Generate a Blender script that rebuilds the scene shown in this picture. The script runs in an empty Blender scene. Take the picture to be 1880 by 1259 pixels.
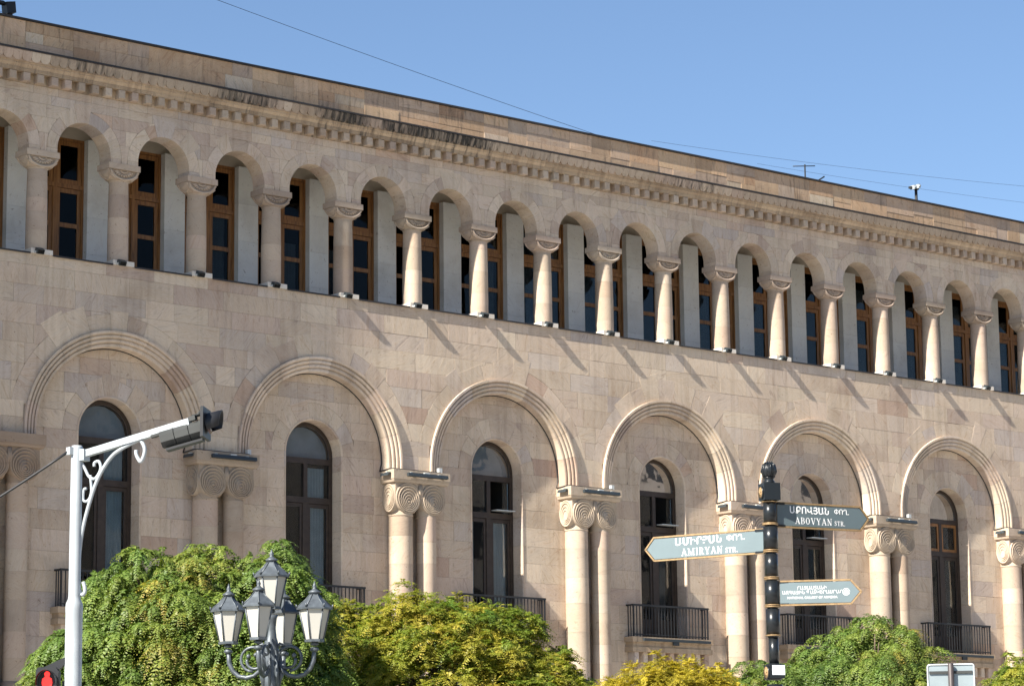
import bpy, math, random
import numpy as np
from mathutils import Vector, Matrix

random.seed(7)
rng = np.random.default_rng(11)
PI = math.pi
SC = bpy.context.scene
COL = SC.collection

# ------------------------------------------------------------------ camera, sky, sun, exposure
CAM = Vector((-37.753, -65.659, 1.6))
YAW, PITCH, ROLL, FPX = math.radians(39.7625), math.radians(10.2959), math.radians(-0.6616), 5055.6
fw = Vector((math.sin(YAW) * math.cos(PITCH), math.cos(YAW) * math.cos(PITCH), math.sin(PITCH)))
r_ = Vector((math.cos(YAW), -math.sin(YAW), 0))
u_ = r_.cross(fw)
CR = r_ * math.cos(ROLL) + u_ * math.sin(ROLL)
CU = -r_ * math.sin(ROLL) + u_ * math.cos(ROLL)
cam = bpy.data.cameras.new('camera')
cam.sensor_width = 36.0
cam.lens = FPX / 1880 * 36
cam.clip_start, cam.clip_end = 0.5, 3000
co = bpy.data.objects.new('camera', cam)
COL.objects.link(co)
M = Matrix((CR, CU, -fw)).transposed().to_4x4()
M.translation = CAM
co.matrix_world = M
SC.camera = co

SUN_TO = Vector((-7.0, -1.0, 5.8)).normalized()
el = math.asin(SUN_TO.z)
az = math.atan2(SUN_TO.x, SUN_TO.y)
w = bpy.data.worlds.new("World")
SC.world = w
w.use_nodes = True
nt = w.node_tree
sky = nt.nodes.new('ShaderNodeTexSky')
sky.sky_type = 'NISHITA'
sky.sun_disc = False
sky.sun_elevation = el
sky.sun_rotation = az
sky.altitude = 900
sky.air_density = 1.0
sky.dust_density = 0.35
sky.ozone_density = 1.6
bg = nt.nodes['Background']
tone = nt.nodes.new('ShaderNodeMix')
tone.data_type = 'RGBA'
tone.blend_type = 'MULTIPLY'
tone.inputs['Factor'].default_value = 1
tone.inputs['B'].default_value = (0.93, 0.99, 1.06, 1)
nt.links.new(sky.outputs[0], tone.inputs['A'])
nt.links.new(tone.outputs['Result'], bg.inputs[0])
bg.inputs[1].default_value = 0.056
sun = bpy.data.lights.new('sun', 'SUN')
sun.energy = 5.0
sun.angle = math.radians(0.5)
sun.color = (1.0, 0.93, 0.82)
so = bpy.data.objects.new('sun', sun)
COL.objects.link(so)
so.rotation_euler = SUN_TO.to_track_quat('Z', 'Y').to_euler()
SC.view_settings.view_transform = 'Standard'
SC.view_settings.look = 'None'
SC.view_settings.exposure = 1.42
SC.view_settings.gamma = 1
SC.view_settings.use_curve_mapping = False


def project(p):
    d = Vector(p) - CAM
    z = d.dot(fw)
    return 940 + FPX * d.dot(CR) / z, 629.5 - FPX * d.dot(CU) / z, z


# ------------------------------------------------------------------ materials
def mat(name):
    m = bpy.data.materials.new(name)
    m.use_nodes = True
    return m, m.node_tree, m.node_tree.nodes, m.node_tree.links, m.node_tree.nodes['Principled BSDF']


def simple(name, col, rough=0.6, metal=0.0, noise=0.0, nscale=8.0, spec=0.5):
    m, t, n, l, b = mat(name)
    b.inputs['Base Color'].default_value = (*col, 1)
    b.inputs['Roughness'].default_value = rough
    b.inputs['Metallic'].default_value = metal
    b.inputs['Specular IOR Level'].default_value = spec
    if noise > 0:
        tc = n.new('ShaderNodeTexCoord')
        nz = n.new('ShaderNodeTexNoise')
        nz.inputs['Scale'].default_value = nscale
        nz.inputs['Detail'].default_value = 5
        l.new(tc.outputs['Object'], nz.inputs['Vector'])
        mp = n.new('ShaderNodeMapRange')
        mp.inputs['From Min'].default_value = 0.3
        mp.inputs['From Max'].default_value = 0.7
        mp.inputs['To Min'].default_value = 1 - noise
        mp.inputs['To Max'].default_value = 1 + noise
        l.new(nz.outputs['Fac'], mp.inputs['Value'])
        mx = n.new('ShaderNodeMix')
        mx.data_type = 'RGBA'
        mx.blend_type = 'MULTIPLY'
        mx.inputs['Factor'].default_value = 1
        mx.inputs['A'].default_value = (*col, 1)
        l.new(mp.outputs[0], mx.inputs['B'])
        l.new(mx.outputs['Result'], b.inputs['Base Color'])
        bp = n.new('ShaderNodeBump')
        bp.inputs['Strength'].default_value = 0.15
        bp.inputs['Distance'].default_value = 0.01
        l.new(nz.outputs['Fac'], bp.inputs['Height'])
        l.new(bp.outputs[0], b.inputs['Normal'])
    return m


def ramp(n, stops, const=False):
    r = n.new('ShaderNodeValToRGB')
    cr = r.color_ramp
    if const:
        cr.interpolation = 'CONSTANT'
    while len(cr.elements) < len(stops):
        cr.elements.new(0.5)
    for e, (p, c) in zip(cr.elements, stops):
        e.position = p
        e.color = (*c, 1) if len(c) == 3 else c
    return r


def math_node(n, l, op, a, b=None):
    x = n.new('ShaderNodeMath')
    x.operation = op
    for i, v in enumerate((a, b)):
        if v is None:
            continue
        if isinstance(v, (int, float)):
            x.inputs[i].default_value = v
        else:
            l.new(v, x.inputs[i])
    return x.outputs[0]


def mixc(n, l, fac, a, b, mode='MIX'):
    x = n.new('ShaderNodeMix')
    x.data_type = 'RGBA'
    x.blend_type = mode
    for nm, v in (('Factor', fac), ('A', a), ('B', b)):
        if isinstance(v, (int, float)):
            x.inputs[nm].default_value = v
        elif isinstance(v, tuple):
            x.inputs[nm].default_value = (*v, 1)
        else:
            l.new(v, x.inputs[nm])
    return x.outputs['Result']


def stone(name, stops, vein=0.5, soot=None, streak=0.0, val=0.16, bump=0.35):
    """dressed felsite tuff: one hue per stone (attribute 'tint'), swirling bedding veins, pits, soot where given"""
    m, t, n, l, b = mat(name)
    at = n.new('ShaderNodeAttribute')
    at.attribute_name = 'tint'
    sp = n.new('ShaderNodeSeparateColor')
    l.new(at.outputs['Color'], sp.inputs[0])
    geo = n.new('ShaderNodeNewGeometry')
    pos = geo.outputs['Position']
    base = ramp(n, stops)
    l.new(sp.outputs[0], base.inputs[0])
    # rotated coordinates per stone
    vr = n.new('ShaderNodeVectorRotate')
    vr.rotation_type = 'AXIS_ANGLE'
    vr.inputs['Axis'].default_value = (0.15, 1, 0.1)
    l.new(pos, vr.inputs['Vector'])
    ang = math_node(n, l, 'MULTIPLY', sp.outputs[2], 6.0)
    l.new(ang, vr.inputs['Angle'])
    off = n.new('ShaderNodeVectorMath')
    off.operation = 'ADD'
    l.new(vr.outputs[0], off.inputs[0])
    cmb = n.new('ShaderNodeCombineXYZ')
    l.new(math_node(n, l, 'MULTIPLY', sp.outputs[2], 37.0), cmb.inputs[0])
    l.new(math_node(n, l, 'MULTIPLY', sp.outputs[1], 19.0), cmb.inputs[2])
    l.new(cmb.outputs[0], off.inputs[1])
    mp = n.new('ShaderNodeMapping')
    mp.inputs['Scale'].default_value = (0.8, 1.5, 4.2)
    l.new(off.outputs[0], mp.inputs[0])
    vn = n.new('ShaderNodeTexNoise')
    vn.inputs['Scale'].default_value = 1.5
    vn.inputs['Detail'].default_value = 7
    vn.inputs['Roughness'].default_value = 0.62
    vn.inputs['Distortion'].default_value = 1.4
    l.new(mp.outputs[0], vn.inputs['Vector'])
    vm = ramp(n, [(0.28, (0.72, 0.66, 0.64)), (0.40, (0.95, 0.93, 0.92)), (0.47, (1.06, 1.05, 1.03)), (0.52, (0.93, 0.88, 0.84)), (0.57, (1.08, 1.06, 1.02)), (0.66, (0.84, 0.75, 0.68)), (0.76, (1.10, 1.08, 1.05))])
    l.new(vn.outputs['Fac'], vm.inputs[0])
    c = mixc(n, l, vein, base.outputs[0], mixc(n, l, 1.0, base.outputs[0], vm.outputs[0], 'MULTIPLY'))
    # value per stone
    vv = n.new('ShaderNodeMapRange')
    vv.inputs['To Min'].default_value = 1 - val
    vv.inputs['To Max'].default_value = 1 + val
    l.new(sp.outputs[1], vv.inputs['Value'])
    c = mixc(n, l, 1.0, c, vv.outputs[0], 'MULTIPLY')
    # broad weathering
    wn = n.new('ShaderNodeTexNoise')
    wn.inputs['Scale'].default_value = 0.55
    wn.inputs['Detail'].default_value = 6
    wn.inputs['Roughness'].default_value = 0.6
    l.new(pos, wn.inputs['Vector'])
    wm = ramp(n, [(0.30, (0.74, 0.71, 0.68)), (0.48, (0.98, 0.97, 0.96)), (0.62, (1.05, 1.04, 1.02))])
    l.new(wn.outputs['Fac'], wm.inputs[0])
    c = mixc(n, l, 0.8, c, mixc(n, l, 1.0, c, wm.outputs[0], 'MULTIPLY'))
    # pits and chips
    pn = n.new('ShaderNodeTexNoise')
    pn.inputs['Scale'].default_value = 14
    pn.inputs['Detail'].default_value = 4
    l.new(pos, pn.inputs['Vector'])
    pm = ramp(n, [(0.27, (0.45, 0.40, 0.36)), (0.33, (1, 1, 1))])
    l.new(pn.outputs['Fac'], pm.inputs[0])
    c = mixc(n, l, 0.8, c, mixc(n, l, 1.0, c, pm.outputs[0], 'MULTIPLY'))
    p2 = n.new('ShaderNodeTexNoise')
    p2.inputs['Scale'].default_value = 4.5
    p2.inputs['Detail'].default_value = 6
    p2.inputs['Roughness'].default_value = 0.7
    l.new(pos, p2.inputs['Vector'])
    p2m = ramp(n, [(0.29, (0.50, 0.45, 0.42)), (0.36, (1, 1, 1))])
    l.new(p2.outputs['Fac'], p2m.inputs[0])
    c = mixc(n, l, 0.75, c, mixc(n, l, 1.0, c, p2m.outputs[0], 'MULTIPLY'))
    # rain streaks
    mp2 = n.new('ShaderNodeMapping')
    mp2.inputs['Scale'].default_value = (5.0, 1.0, 0.28)
    l.new(pos, mp2.inputs[0])
    sn = n.new('ShaderNodeTexNoise')
    sn.inputs['Scale'].default_value = 1.0
    sn.inputs['Detail'].default_value = 5
    l.new(mp2.outputs[0], sn.inputs['Vector'])
    if streak > 0:
        sm = ramp(n, [(0.36, (0.62, 0.57, 0.53)), (0.5, (1, 1, 1)), (0.7, (1.05, 1.04, 1.02))])
        l.new(sn.outputs['Fac'], sm.inputs[0])
        c = mixc(n, l, streak, c, mixc(n, l, 1.0, c, sm.outputs[0], 'MULTIPLY'))
    if soot:
        sx = n.new('ShaderNodeSeparateXYZ')
        l.new(pos, sx.inputs[0])
        fx = math_node(n, l, 'DIVIDE', math_node(n, l, 'ADD', sx.outputs[0], 10.0), 60.0)
        st = [(0.0, (0, 0, 0))]
        for a, bb, v in soot:
            st += [((a - .5 + 10) / 60, (0, 0, 0)), ((a + .3 + 10) / 60, (v, v, v)), ((bb - .3 + 10) / 60, (v, v, v)), ((bb + .5 + 10) / 60, (0, 0, 0))]
        rp = ramp(n, st)
        l.new(fx, rp.inputs[0])
        rgb = n.new('ShaderNodeSeparateColor')
        l.new(rp.outputs[0], rgb.inputs[0])
        mp3 = n.new('ShaderNodeMapping')
        mp3.inputs['Scale'].default_value = (6.5, 2.0, 0.9)
        l.new(pos, mp3.inputs[0])
        s2 = n.new('ShaderNodeTexNoise')
        s2.inputs['Scale'].default_value = 1.3
        s2.inputs['Detail'].default_value = 6
        s2.inputs['Roughness'].default_value = 0.65
        l.new(mp3.outputs[0], s2.inputs['Vector'])
        k = math_node(n, l, 'ADD', s2.outputs['Fac'], math_node(n, l, 'MULTIPLY', rgb.outputs[0], 0.30))
        kk = n.new('ShaderNodeMapRange')
        kk.inputs['From Min'].default_value = 0.56
        kk.inputs['From Max'].default_value = 0.86
        kk.clamp = True
        l.new(k, kk.inputs['Value'])
        c = mixc(n, l, kk.outputs[0], c, (0.04, 0.037, 0.033))
    l.new(c, b.inputs['Base Color'])
    b.inputs['Roughness'].default_value = 0.9
    b.inputs['Specular IOR Level'].default_value = 0.25
    fn = n.new('ShaderNodeTexNoise')
    fn.inputs['Scale'].default_value = 30
    fn.inputs['Detail'].default_value = 5
    l.new(pos, fn.inputs['Vector'])
    hh = math_node(n, l, 'ADD', math_node(n, l, 'MULTIPLY', vn.outputs['Fac'], 1.2), math_node(n, l, 'MULTIPLY', fn.outputs['Fac'], 0.5))
    bp = n.new('ShaderNodeBump')
    bp.inputs['Strength'].default_value = bump
    bp.inputs['Distance'].default_value = 0.012
    l.new(hh, bp.inputs['Height'])
    l.new(bp.outputs[0], b.inputs['Normal'])
    return m


WALL = [(0.0, (0.455, 0.37, 0.31)), (0.2, (0.51, 0.425, 0.34)), (0.38, (0.565, 0.485, 0.39)), (0.55, (0.525, 0.435, 0.355)), (0.72, (0.485, 0.425, 0.37)), (0.84, (0.45, 0.395, 0.36)), (0.93, (0.505, 0.39, 0.305)), (1.0, (0.42, 0.32, 0.26))]
PALE = [(0.0, (0.38, 0.295, 0.225)), (0.35, (0.43, 0.36, 0.285)), (0.65, (0.41, 0.325, 0.265)), (0.85, (0.44, 0.38, 0.31)), (1.0, (0.37, 0.285, 0.225))]
ORANGE = [(0.0, (0.49, 0.33, 0.215)), (0.3, (0.55, 0.405, 0.27)), (0.5, (0.51, 0.38, 0.275)), (0.65, (0.46, 0.365, 0.29)), (0.8, (0.60, 0.505, 0.385)), (0.9, (0.45, 0.305, 0.205)), (1.0, (0.55, 0.43, 0.305))]
SOOT = [(0.6, 2.2, .5), (5.6, 7.3, .9), (9.3, 10.9, 1.0), (11.4, 15.8, .95), (17.5, 18.5, .35), (23.5, 25.5, .55)]
m_wall = stone('ashlar_tuff', WALL, 0.9, val=0.09, streak=0.28, bump=0.5)
m_pale = stone('column_tuff', PALE, 0.6)
m_corn = stone('cornice_tuff', PALE, 0.5, soot=SOOT, streak=0.35)
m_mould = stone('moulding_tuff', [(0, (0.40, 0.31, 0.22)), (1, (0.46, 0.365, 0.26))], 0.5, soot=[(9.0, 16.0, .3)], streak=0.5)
m_para = stone('parapet_tuff', ORANGE, 1.0, streak=0.2, soot=[(9.3, 13.6, .12), (14.6, 14.8, .4), (25.9, 26.1, .4), (29.8, 30.0, .4)])
m_arch = stone('archivolt_tuff', WALL, 0.6, streak=0.3)
m_mortar = simple('mortar', (0.33, 0.27, 0.21), 0.95)
m_marble = stone('pale_marble', [(0, (0.68, 0.70, 0.69)), (1, (0.74, 0.75, 0.73))], 0.35, bump=0.1, val=0.06)
m_plaster = simple('gallery_plaster', (0.42, 0.37, 0.30), 0.9, noise=0.1, nscale=2)
m_white = simple('white_paint', (0.335, 0.37, 0.395), 0.4, noise=0.10, nscale=5)
m_plinth = stone('plinth_stone', [(0, (0.62, 0.58, 0.52)), (1, (0.66, 0.62, 0.56))], 0.2, bump=0.1)
m_iron = simple('dark_iron', (0.025, 0.027, 0.03), 0.5, 0.3)
m_flash = simple('lead_flashing', (0.035, 0.032, 0.032), 0.6, 0.2)
m_black = simple('black_plastic', (0.012, 0.013, 0.016), 0.5)
m_light = simple('light_housing', (0.035, 0.045, 0.052), 0.45, 0.2)
m_lightpale = simple('light_bracket', (0.55, 0.58, 0.58), 0.4, 0.3)
m_grey = simple('grey_housing', (0.026, 0.029, 0.029), 0.62, noise=0.25, nscale=5)
m_lamp = simple('lamp_paint', (0.085, 0.10, 0.115), 0.45, 0.3, noise=0.3, nscale=12)
m_frost = simple('frosted_pane', (0.43, 0.42, 0.385), 0.35, noise=0.03, nscale=3)
m_post = simple('post_paint', (0.012, 0.015, 0.018), 0.3, 0.2)
m_gold = simple('gold_paint', (0.30, 0.20, 0.10), 0.5, 0.3, noise=0.2, nscale=30)
m_sign = simple('sign_panel', (0.10, 0.135, 0.15), 0.28, 0.0, noise=0.05, nscale=4)
m_sign2 = simple('sign_panel_sunlit', (0.135, 0.175, 0.19), 0.3, 0.0, noise=0.05, nscale=4)  # same sign paint, lightened for the sun falling on the blade
m_sign3 = simple('sign_panel_sunward', (0.128, 0.168, 0.182), 0.35, 0.0, noise=0.06, nscale=5)  # same sign paint, sunlight on the left-pointing blade put into the colour
m_letter = simple('white_lettering', (0.85, 0.86, 0.86), 0.5)
m_board = simple('galvanised_sheet', (0.26, 0.31, 0.33), 0.42, 0.35, noise=0.1, nscale=5)
m_boardpost = simple('brown_post', (0.06, 0.05, 0.05), 0.5, 0.2)
m_sticker = simple('paper_sticker', (0.72, 0.78, 0.85), 0.5, noise=0.12, nscale=40)
m_bark = simple('bark', (0.09, 0.065, 0.045), 0.9, noise=0.4, nscale=12)
m_curtain = simple('curtain', (0.54, 0.64, 0.70), 0.9, noise=0.1, nscale=3)
m_headrefl = simple('head_reflection', (0.17, 0.215, 0.26), 0.8, noise=0.15, nscale=2)  # blue reflection in the arched heads put into a flat colour
m_room = simple('dark_room', (0.03, 0.028, 0.026), 0.9)
m_dwood = simple('dark_brown_frame', (0.035, 0.024, 0.018), 0.45, noise=0.3, nscale=6)


def wood():
    m, t, n, l, b = mat('varnished_wood')
    geo = n.new('ShaderNodeNewGeometry')
    mp = n.new('ShaderNodeMapping')
    mp.inputs['Scale'].default_value = (14, 14, 1.0)
    l.new(geo.outputs['Position'], mp.inputs[0])
    nz = n.new('ShaderNodeTexNoise')
    nz.inputs['Scale'].default_value = 1.2
    nz.inputs['Detail'].default_value = 6
    nz.inputs['Distortion'].default_value = 0.8
    l.new(mp.outputs[0], nz.inputs['Vector'])
    r = ramp(n, [(0.3, (0.14, 0.062, 0.02)), (0.5, (0.25, 0.115, 0.036)), (0.7, (0.33, 0.16, 0.055))])
    l.new(nz.outputs['Fac'], r.inputs[0])
    l.new(r.outputs[0], b.inputs['Base Color'])
    b.inputs['Roughness'].default_value = 0.4
    return m


m_wood = wood()


def glass(name, clear=0.75, refl=1.0, tint=(0.8, 0.84, 0.86)):
    m, t, n, l, b = mat(name)
    n.remove(b)
    out = n['Material Output']
    tr = n.new('ShaderNodeBsdfTransparent')
    tr.inputs[0].default_value = (clear * tint[0], clear * tint[1], clear * tint[2], 1)
    gl = n.new('ShaderNodeBsdfGlossy')
    gl.inputs['Roughness'].default_value = 0.02
    fr = n.new('ShaderNodeFresnel')
    fr.inputs[0].default_value = 1.52
    tc = n.new('ShaderNodeNewGeometry')
    nz = n.new('ShaderNodeTexNoise')
    nz.inputs['Scale'].default_value = 1.3
    l.new(tc.outputs['Position'], nz.inputs['Vector'])
    bp = n.new('ShaderNodeBump')
    bp.inputs['Strength'].default_value = 0.08
    bp.inputs['Distance'].default_value = 0.03
    l.new(nz.outputs['Fac'], bp.inputs['Height'])
    l.new(bp.outputs[0], gl.inputs['Normal'])
    mx = n.new('ShaderNodeMixShader')
    k = math_node(n, l, 'MULTIPLY', fr.outputs[0], refl)
    l.new(k, mx.inputs[0])
    l.new(tr.outputs[0], mx.inputs[1])
    l.new(gl.outputs[0], mx.inputs[2])
    l.new(mx.outputs[0], out.inputs[0])
    return m


m_glass = glass('window_glass', 0.9, 0.9)
m_glassdark = glass('gallery_glass', 0.55, 0.22)


def leaf_mat(name, stops, trans=0.3):
    m, t, n, l, b = mat(name)
    out = n['Material Output']
    at = n.new('ShaderNodeAttribute')
    at.attribute_name = 'tint'
    sp = n.new('ShaderNodeSeparateColor')
    l.new(at.outputs['Color'], sp.inputs[0])
    r = ramp(n, stops)
    l.new(sp.outputs[0], r.inputs[0])
    mr = n.new('ShaderNodeMapRange')
    mr.inputs['To Min'].default_value = 0.7
    mr.inputs['To Max'].default_value = 1.3
    l.new(sp.outputs[1], mr.inputs['Value'])
    c = mixc(n, l, 1.0, r.outputs[0], mr.outputs[0], 'MULTIPLY')
    l.new(c, b.inputs['Base Color'])
    b.inputs['Roughness'].default_value = 0.5
    b.inputs['Specular IOR Level'].default_value = 0.35
    tl = n.new('ShaderNodeBsdfTranslucent')
    l.new(mixc(n, l, 1.0, c, (1.2, 1.25, 0.6), 'MULTIPLY'), tl.inputs[0])
    mx = n.new('ShaderNodeMixShader')
    mx.inputs[0].default_value = trans
    l.new(b.outputs[0], mx.inputs[1])
    l.new(tl.outputs[0], mx.inputs[2])
    l.new(mx.outputs[0], out.inputs[0])
    return m


m_leaf = leaf_mat('green_leaf', [(0.0, (0.049, 0.102, 0.023)), (0.45, (0.116, 0.185, 0.039)), (0.75, (0.195, 0.243, 0.047)), (1.0, (0.334, 0.258, 0.061))], 0.35)
m_leafy = leaf_mat('yellow_green_leaf', [(0.0, (0.07, 0.14, 0.02)), (0.35, (0.17, 0.22, 0.03)), (0.7, (0.34, 0.31, 0.045)), (1.0, (0.46, 0.36, 0.06))], 0.38)
m_leafg = leaf_mat('golden_leaf', [(0.0, (0.14, 0.16, 0.02)), (0.4, (0.33, 0.28, 0.03)), (0.8, (0.44, 0.35, 0.035)), (1.0, (0.48, 0.39, 0.05))])


# ------------------------------------------------------------------ mesh helpers
class MB:
    def __init__(s):
        s.v, s.f, s.t, s.s = [], [], [], []

    def add(s, verts, faces, tint=None, smooth=False):
        o = len(s.v)
        s.v += [tuple(p) for p in verts]
        for f in faces:
            s.f.append(tuple(i + o for i in f))
            s.s.append(smooth)
        if tint is None:
            tint = (0.5, 0.5, 0.5)
        s.t += [tint] * len(verts)
        return s

    def box(s, x0, x1, y0, y1, z0, z1, tint=None):
        v = [(x0, y0, z0), (x1, y0, z0), (x1, y1, z0), (x0, y1, z0), (x0, y0, z1), (x1, y0, z1), (x1, y1, z1), (x0, y1, z1)]
        return s.add(v, [(0, 3, 2, 1), (4, 5, 6, 7), (0, 1, 5, 4), (1, 2, 6, 5), (2, 3, 7, 6), (3, 0, 4, 7)], tint)

    def obox(s, c, ax, ay, az, tint=None):
        """box with centre c and three half-axis vectors"""
        c, ax, ay, az = Vector(c), Vector(ax), Vector(ay), Vector(az)
        v = [c + i * ax + j * ay + k * az for k in (-1, 1) for i, j in ((-1, -1), (1, -1), (1, 1), (-1, 1))]
        f = [(0, 3, 2, 1), (4, 5, 6, 7), (0, 1, 5, 4), (1, 2, 6, 5), (2, 3, 7, 6), (3, 0, 4, 7)]
        if ax.cross(ay).dot(az) < 0:
            f = [tuple(reversed(q)) for q in f]
        return s.add(v, f, tint)

    def lathe(s, prof, c=(0, 0, 0), n=24, tint=None, axis='Z', a0=0, a1=2 * PI, cap=True, sx=1, sy=1, smooth=True):
        """profile of (radius, height)"""
        full = abs(a1 - a0 - 2 * PI) < 1e-6
        k = n if full else n + 1
        v = []
        for r, h in prof:
            for i in range(k):
                a = a0 + (a1 - a0) * i / n
                p = (r * math.cos(a) * sx, r * math.sin(a) * sy, h)
                if axis == 'Y':
                    p = (p[0], -p[2], p[1])
                elif axis == 'X':
                    p = (-p[2], p[0], p[1])
                v.append((c[0] + p[0], c[1] + p[1], c[2] + p[2]))
        f = []
        for j in range(len(prof) - 1):
            for i in range(n):
                i2 = (i + 1) % k
                f.append((j * k + i, j * k + i2, (j + 1) * k + i2, (j + 1) * k + i))
        s.add(v, f, tint, smooth)
        if cap and full:
            o = len(s.v) - len(v)
            s.f.append(tuple(o + i for i in reversed(range(k))))
            s.s.append(False)
            s.f.append(tuple(o + (len(prof) - 1) * k + i for i in range(k)))
            s.s.append(False)
        return s

    def tube(s, pts, rad, n=8, tint=None, closed=False):
        pts = [Vector(p) for p in pts]
        m = len(pts)
        rr = rad if isinstance(rad, (list, tuple)) else [rad] * m
        v = []
        up = None
        for i in range(m):
            if closed:
                d = pts[(i + 1) % m] - pts[i - 1]
            else:
                d = pts[min(i + 1, m - 1)] - pts[max(i - 1, 0)]
            d.normalize()
            if up is None:
                up = Vector((0, 0, 1)) if abs(d.z) < 0.9 else Vector((1, 0, 0))
            a = d.cross(up)
            if a.length < 1e-5:
                a = d.orthogonal()
            a.normalize()
            b = a.cross(d)
            up = b
            for k in range(n):
                t = 2 * PI * k / n
                v.append(pts[i] + (a * math.cos(t) + b * math.sin(t)) * rr[i])
        f = []
        for i in range(m if closed else m - 1):
            i2 = (i + 1) % m
            for k in range(n):
                k2 = (k + 1) % n
                f.append((i * n + k, i2 * n + k, i2 * n + k2, i * n + k2))
        if not closed:
            f.append(tuple(range(n)))
            f.append(tuple(reversed(range((m - 1) * n, m * n))))
        return s.add(v, f, tint, True)

    def prism(s, poly, yf, yb, tint=None, ch=0.003, inset=0.003, shrink=0.0022, back=False):
        """stone with front polygon (x, z) counter-clockwise seen from -Y, face at yf, chamfered arrises, going back to yb"""
        o = offset_poly(poly, shrink)
        i_ = offset_poly(poly, shrink + inset)
        n = len(poly)
        v = [(x, yf, z) for x, z in i_] + [(x, yf + ch, z) for x, z in o] + [(x, yb, z) for x, z in o]
        f = [tuple(range(n))]
        for a in range(n):
            b = (a + 1) % n
            f.append((a, a + n, b + n, b))
            f.append((a + n, a + 2 * n, b + 2 * n, b + n))
        if back:
            f.append(tuple(reversed(range(2 * n, 3 * n))))
        return s.add(v, f, tint)

    def extr(s, poly, p0, ex, ey, ez, d0, d1, tint=None):
        """solid: 2D polygon (a, b) in axes ex, ey from origin p0, extruded along ez from d0 to d1"""
        n = len(poly)
        p0, ex, ey, ez = Vector(p0), Vector(ex), Vector(ey), Vector(ez)
        v = [p0 + ex * a + ey * b + ez * d for d in (d0, d1) for a, b in poly]
        f = [tuple(reversed(range(n))), tuple(range(n, 2 * n))]
        for a in range(n):
            b = (a + 1) % n
            f.append((a, b, b + n, a + n))
        return s.add(v, f, tint)

    def build(s, name, material, parent=None, kind=None):
        me = bpy.data.meshes.new(name)
        me.from_pydata(s.v, [], s.f)
        me.polygons.foreach_set('use_smooth', s.s)
        a = me.attributes.new('tint', 'FLOAT_COLOR', 'POINT')
        arr = np.ones((len(s.v), 4), dtype=np.float32)
        arr[:, :3] = np.array(s.t, dtype=np.float32).reshape(-1, 3)
        a.data.foreach_set('color', arr.ravel())
        me.materials.append(material)
        me.update()
        o = bpy.data.objects.new(name, me)
        COL.objects.link(o)
        if parent:
            o.parent = parent
        if kind:
            o['kind'] = kind
        return o


def offset_poly(p, d):
    """move every edge of a counter-clockwise polygon inwards by d"""
    n = len(p)
    out = []
    for i in range(n):
        ax, az = p[i - 1]
        bx, bz = p[i]
        cx, cz = p[(i + 1) % n]
        e1 = (bx - ax, bz - az)
        e2 = (cx - bx, cz - bz)
        l1 = math.hypot(*e1) or 1e-6
        l2 = math.hypot(*e2) or 1e-6
        n1 = (-e1[1] / l1, e1[0] / l1)
        n2 = (-e2[1] / l2, e2[0] / l2)
        k = max(1 + n1[0] * n2[0] + n1[1] * n2[1], 0.35)
        out.append((bx + (n1[0] + n2[0]) / k * d, bz + (n1[1] + n2[1]) / k * d))
    return out


def tint():
    r = random.gauss(0.40, 0.19) if random.random() < 0.7 else random.random()
    return (min(max(r, 0), 1), random.random(), random.random())


def empty(name, loc=(0, 0, 0), parent=None):
    o = bpy.data.objects.new(name, None)
    o.location = loc
    COL.objects.link(o)
    if parent:
        o.parent = parent
    return o


def tag(o, label, cat, group=None):
    o['label'] = label
    o['category'] = cat
    if group:
        o['group'] = group
    return o


ORD = ['first', 'second', 'third', 'fourth', 'fifth', 'sixth', 'seventh', 'eighth', 'ninth', 'tenth', 'eleventh', 'twelfth', 'thirteenth', 'fourteenth', 'fifteenth', 'sixteenth', 'seventeenth', 'eighteenth', 'nineteenth', 'twentieth', 'twenty-first', 'twenty-second', 'twenty-third']

# ------------------------------------------------------------------ the ground
XL, XR = -8.07, 48.15          # facade ends
BAYS = [16.53 + 7.028 * j for j in range(-3, 5)]
PIERS = [13.03 + 7.028 * j for j in range(-2, 5)]
NCOL = range(-3, 19)
PITCHX = 2.64


def colx(i):
    return -0.05 + PITCHX * i


def structure(o):
    o['kind'] = 'structure'
    return o


def flat(name, x0, x1, y0, y1, z, m):
    b = MB()
    b.add([(x0, y0, z), (x1, y0, z), (x1, y1, z), (x0, y1, z)], [(0, 1, 2, 3)])
    return structure(b.build(name, m))


m_ground = simple('paving', (0.36, 0.34, 0.315), 0.9, noise=0.2, nscale=0.6)
m_asphalt = simple('asphalt', (0.05, 0.05, 0.052), 0.9, noise=0.2, nscale=3)
m_soil = simple('planting_bed', (0.06, 0.085, 0.03), 0.95, noise=0.4, nscale=4)
flat('ground', -900, 900, -900, 900, -0.13, m_ground)
flat('road', -300, 300, -64, -54, -0.125, m_asphalt)
b = MB()
b.box(-300, 300, -54, 30, -0.3, 0.0)
structure(b.build('pavement', m_ground))
b = MB()
b.box(-300, 300, -54.2, -54.002, -0.3, 0.012)
structure(b.build('kerb', simple('kerb_stone', (0.30, 0.29, 0.27), 0.9, noise=0.15, nscale=2)))
flat('planting_bed', -30, 20, -43, -28, 0.004, m_soil)
b = MB()
for i in range(-30, 31):
    b.box(i * 8, i * 8 + 3, -59.07, -58.93, -0.121, -0.117)
structure(b.build('lane_marking', simple('road_paint', (0.75, 0.75, 0.72), 0.7)))

# ------------------------------------------------------------------ the building
B = tag(empty('gallery_building', (20, 0, 0)), 'long tan tuff building with an arcaded gallery above tall blind arches', 'building')
B_OFF = Vector((20, 0, 0))
B.location = (0, 0, 0)

CZ, RO, RI = 12.93, 2.97, 2.52       # big arches: centre height, outer and inner radius
RV = 3.44                            # outer radius of the plain arch stones
SPLIT = 13.66
TOPZ = 17.79


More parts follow.
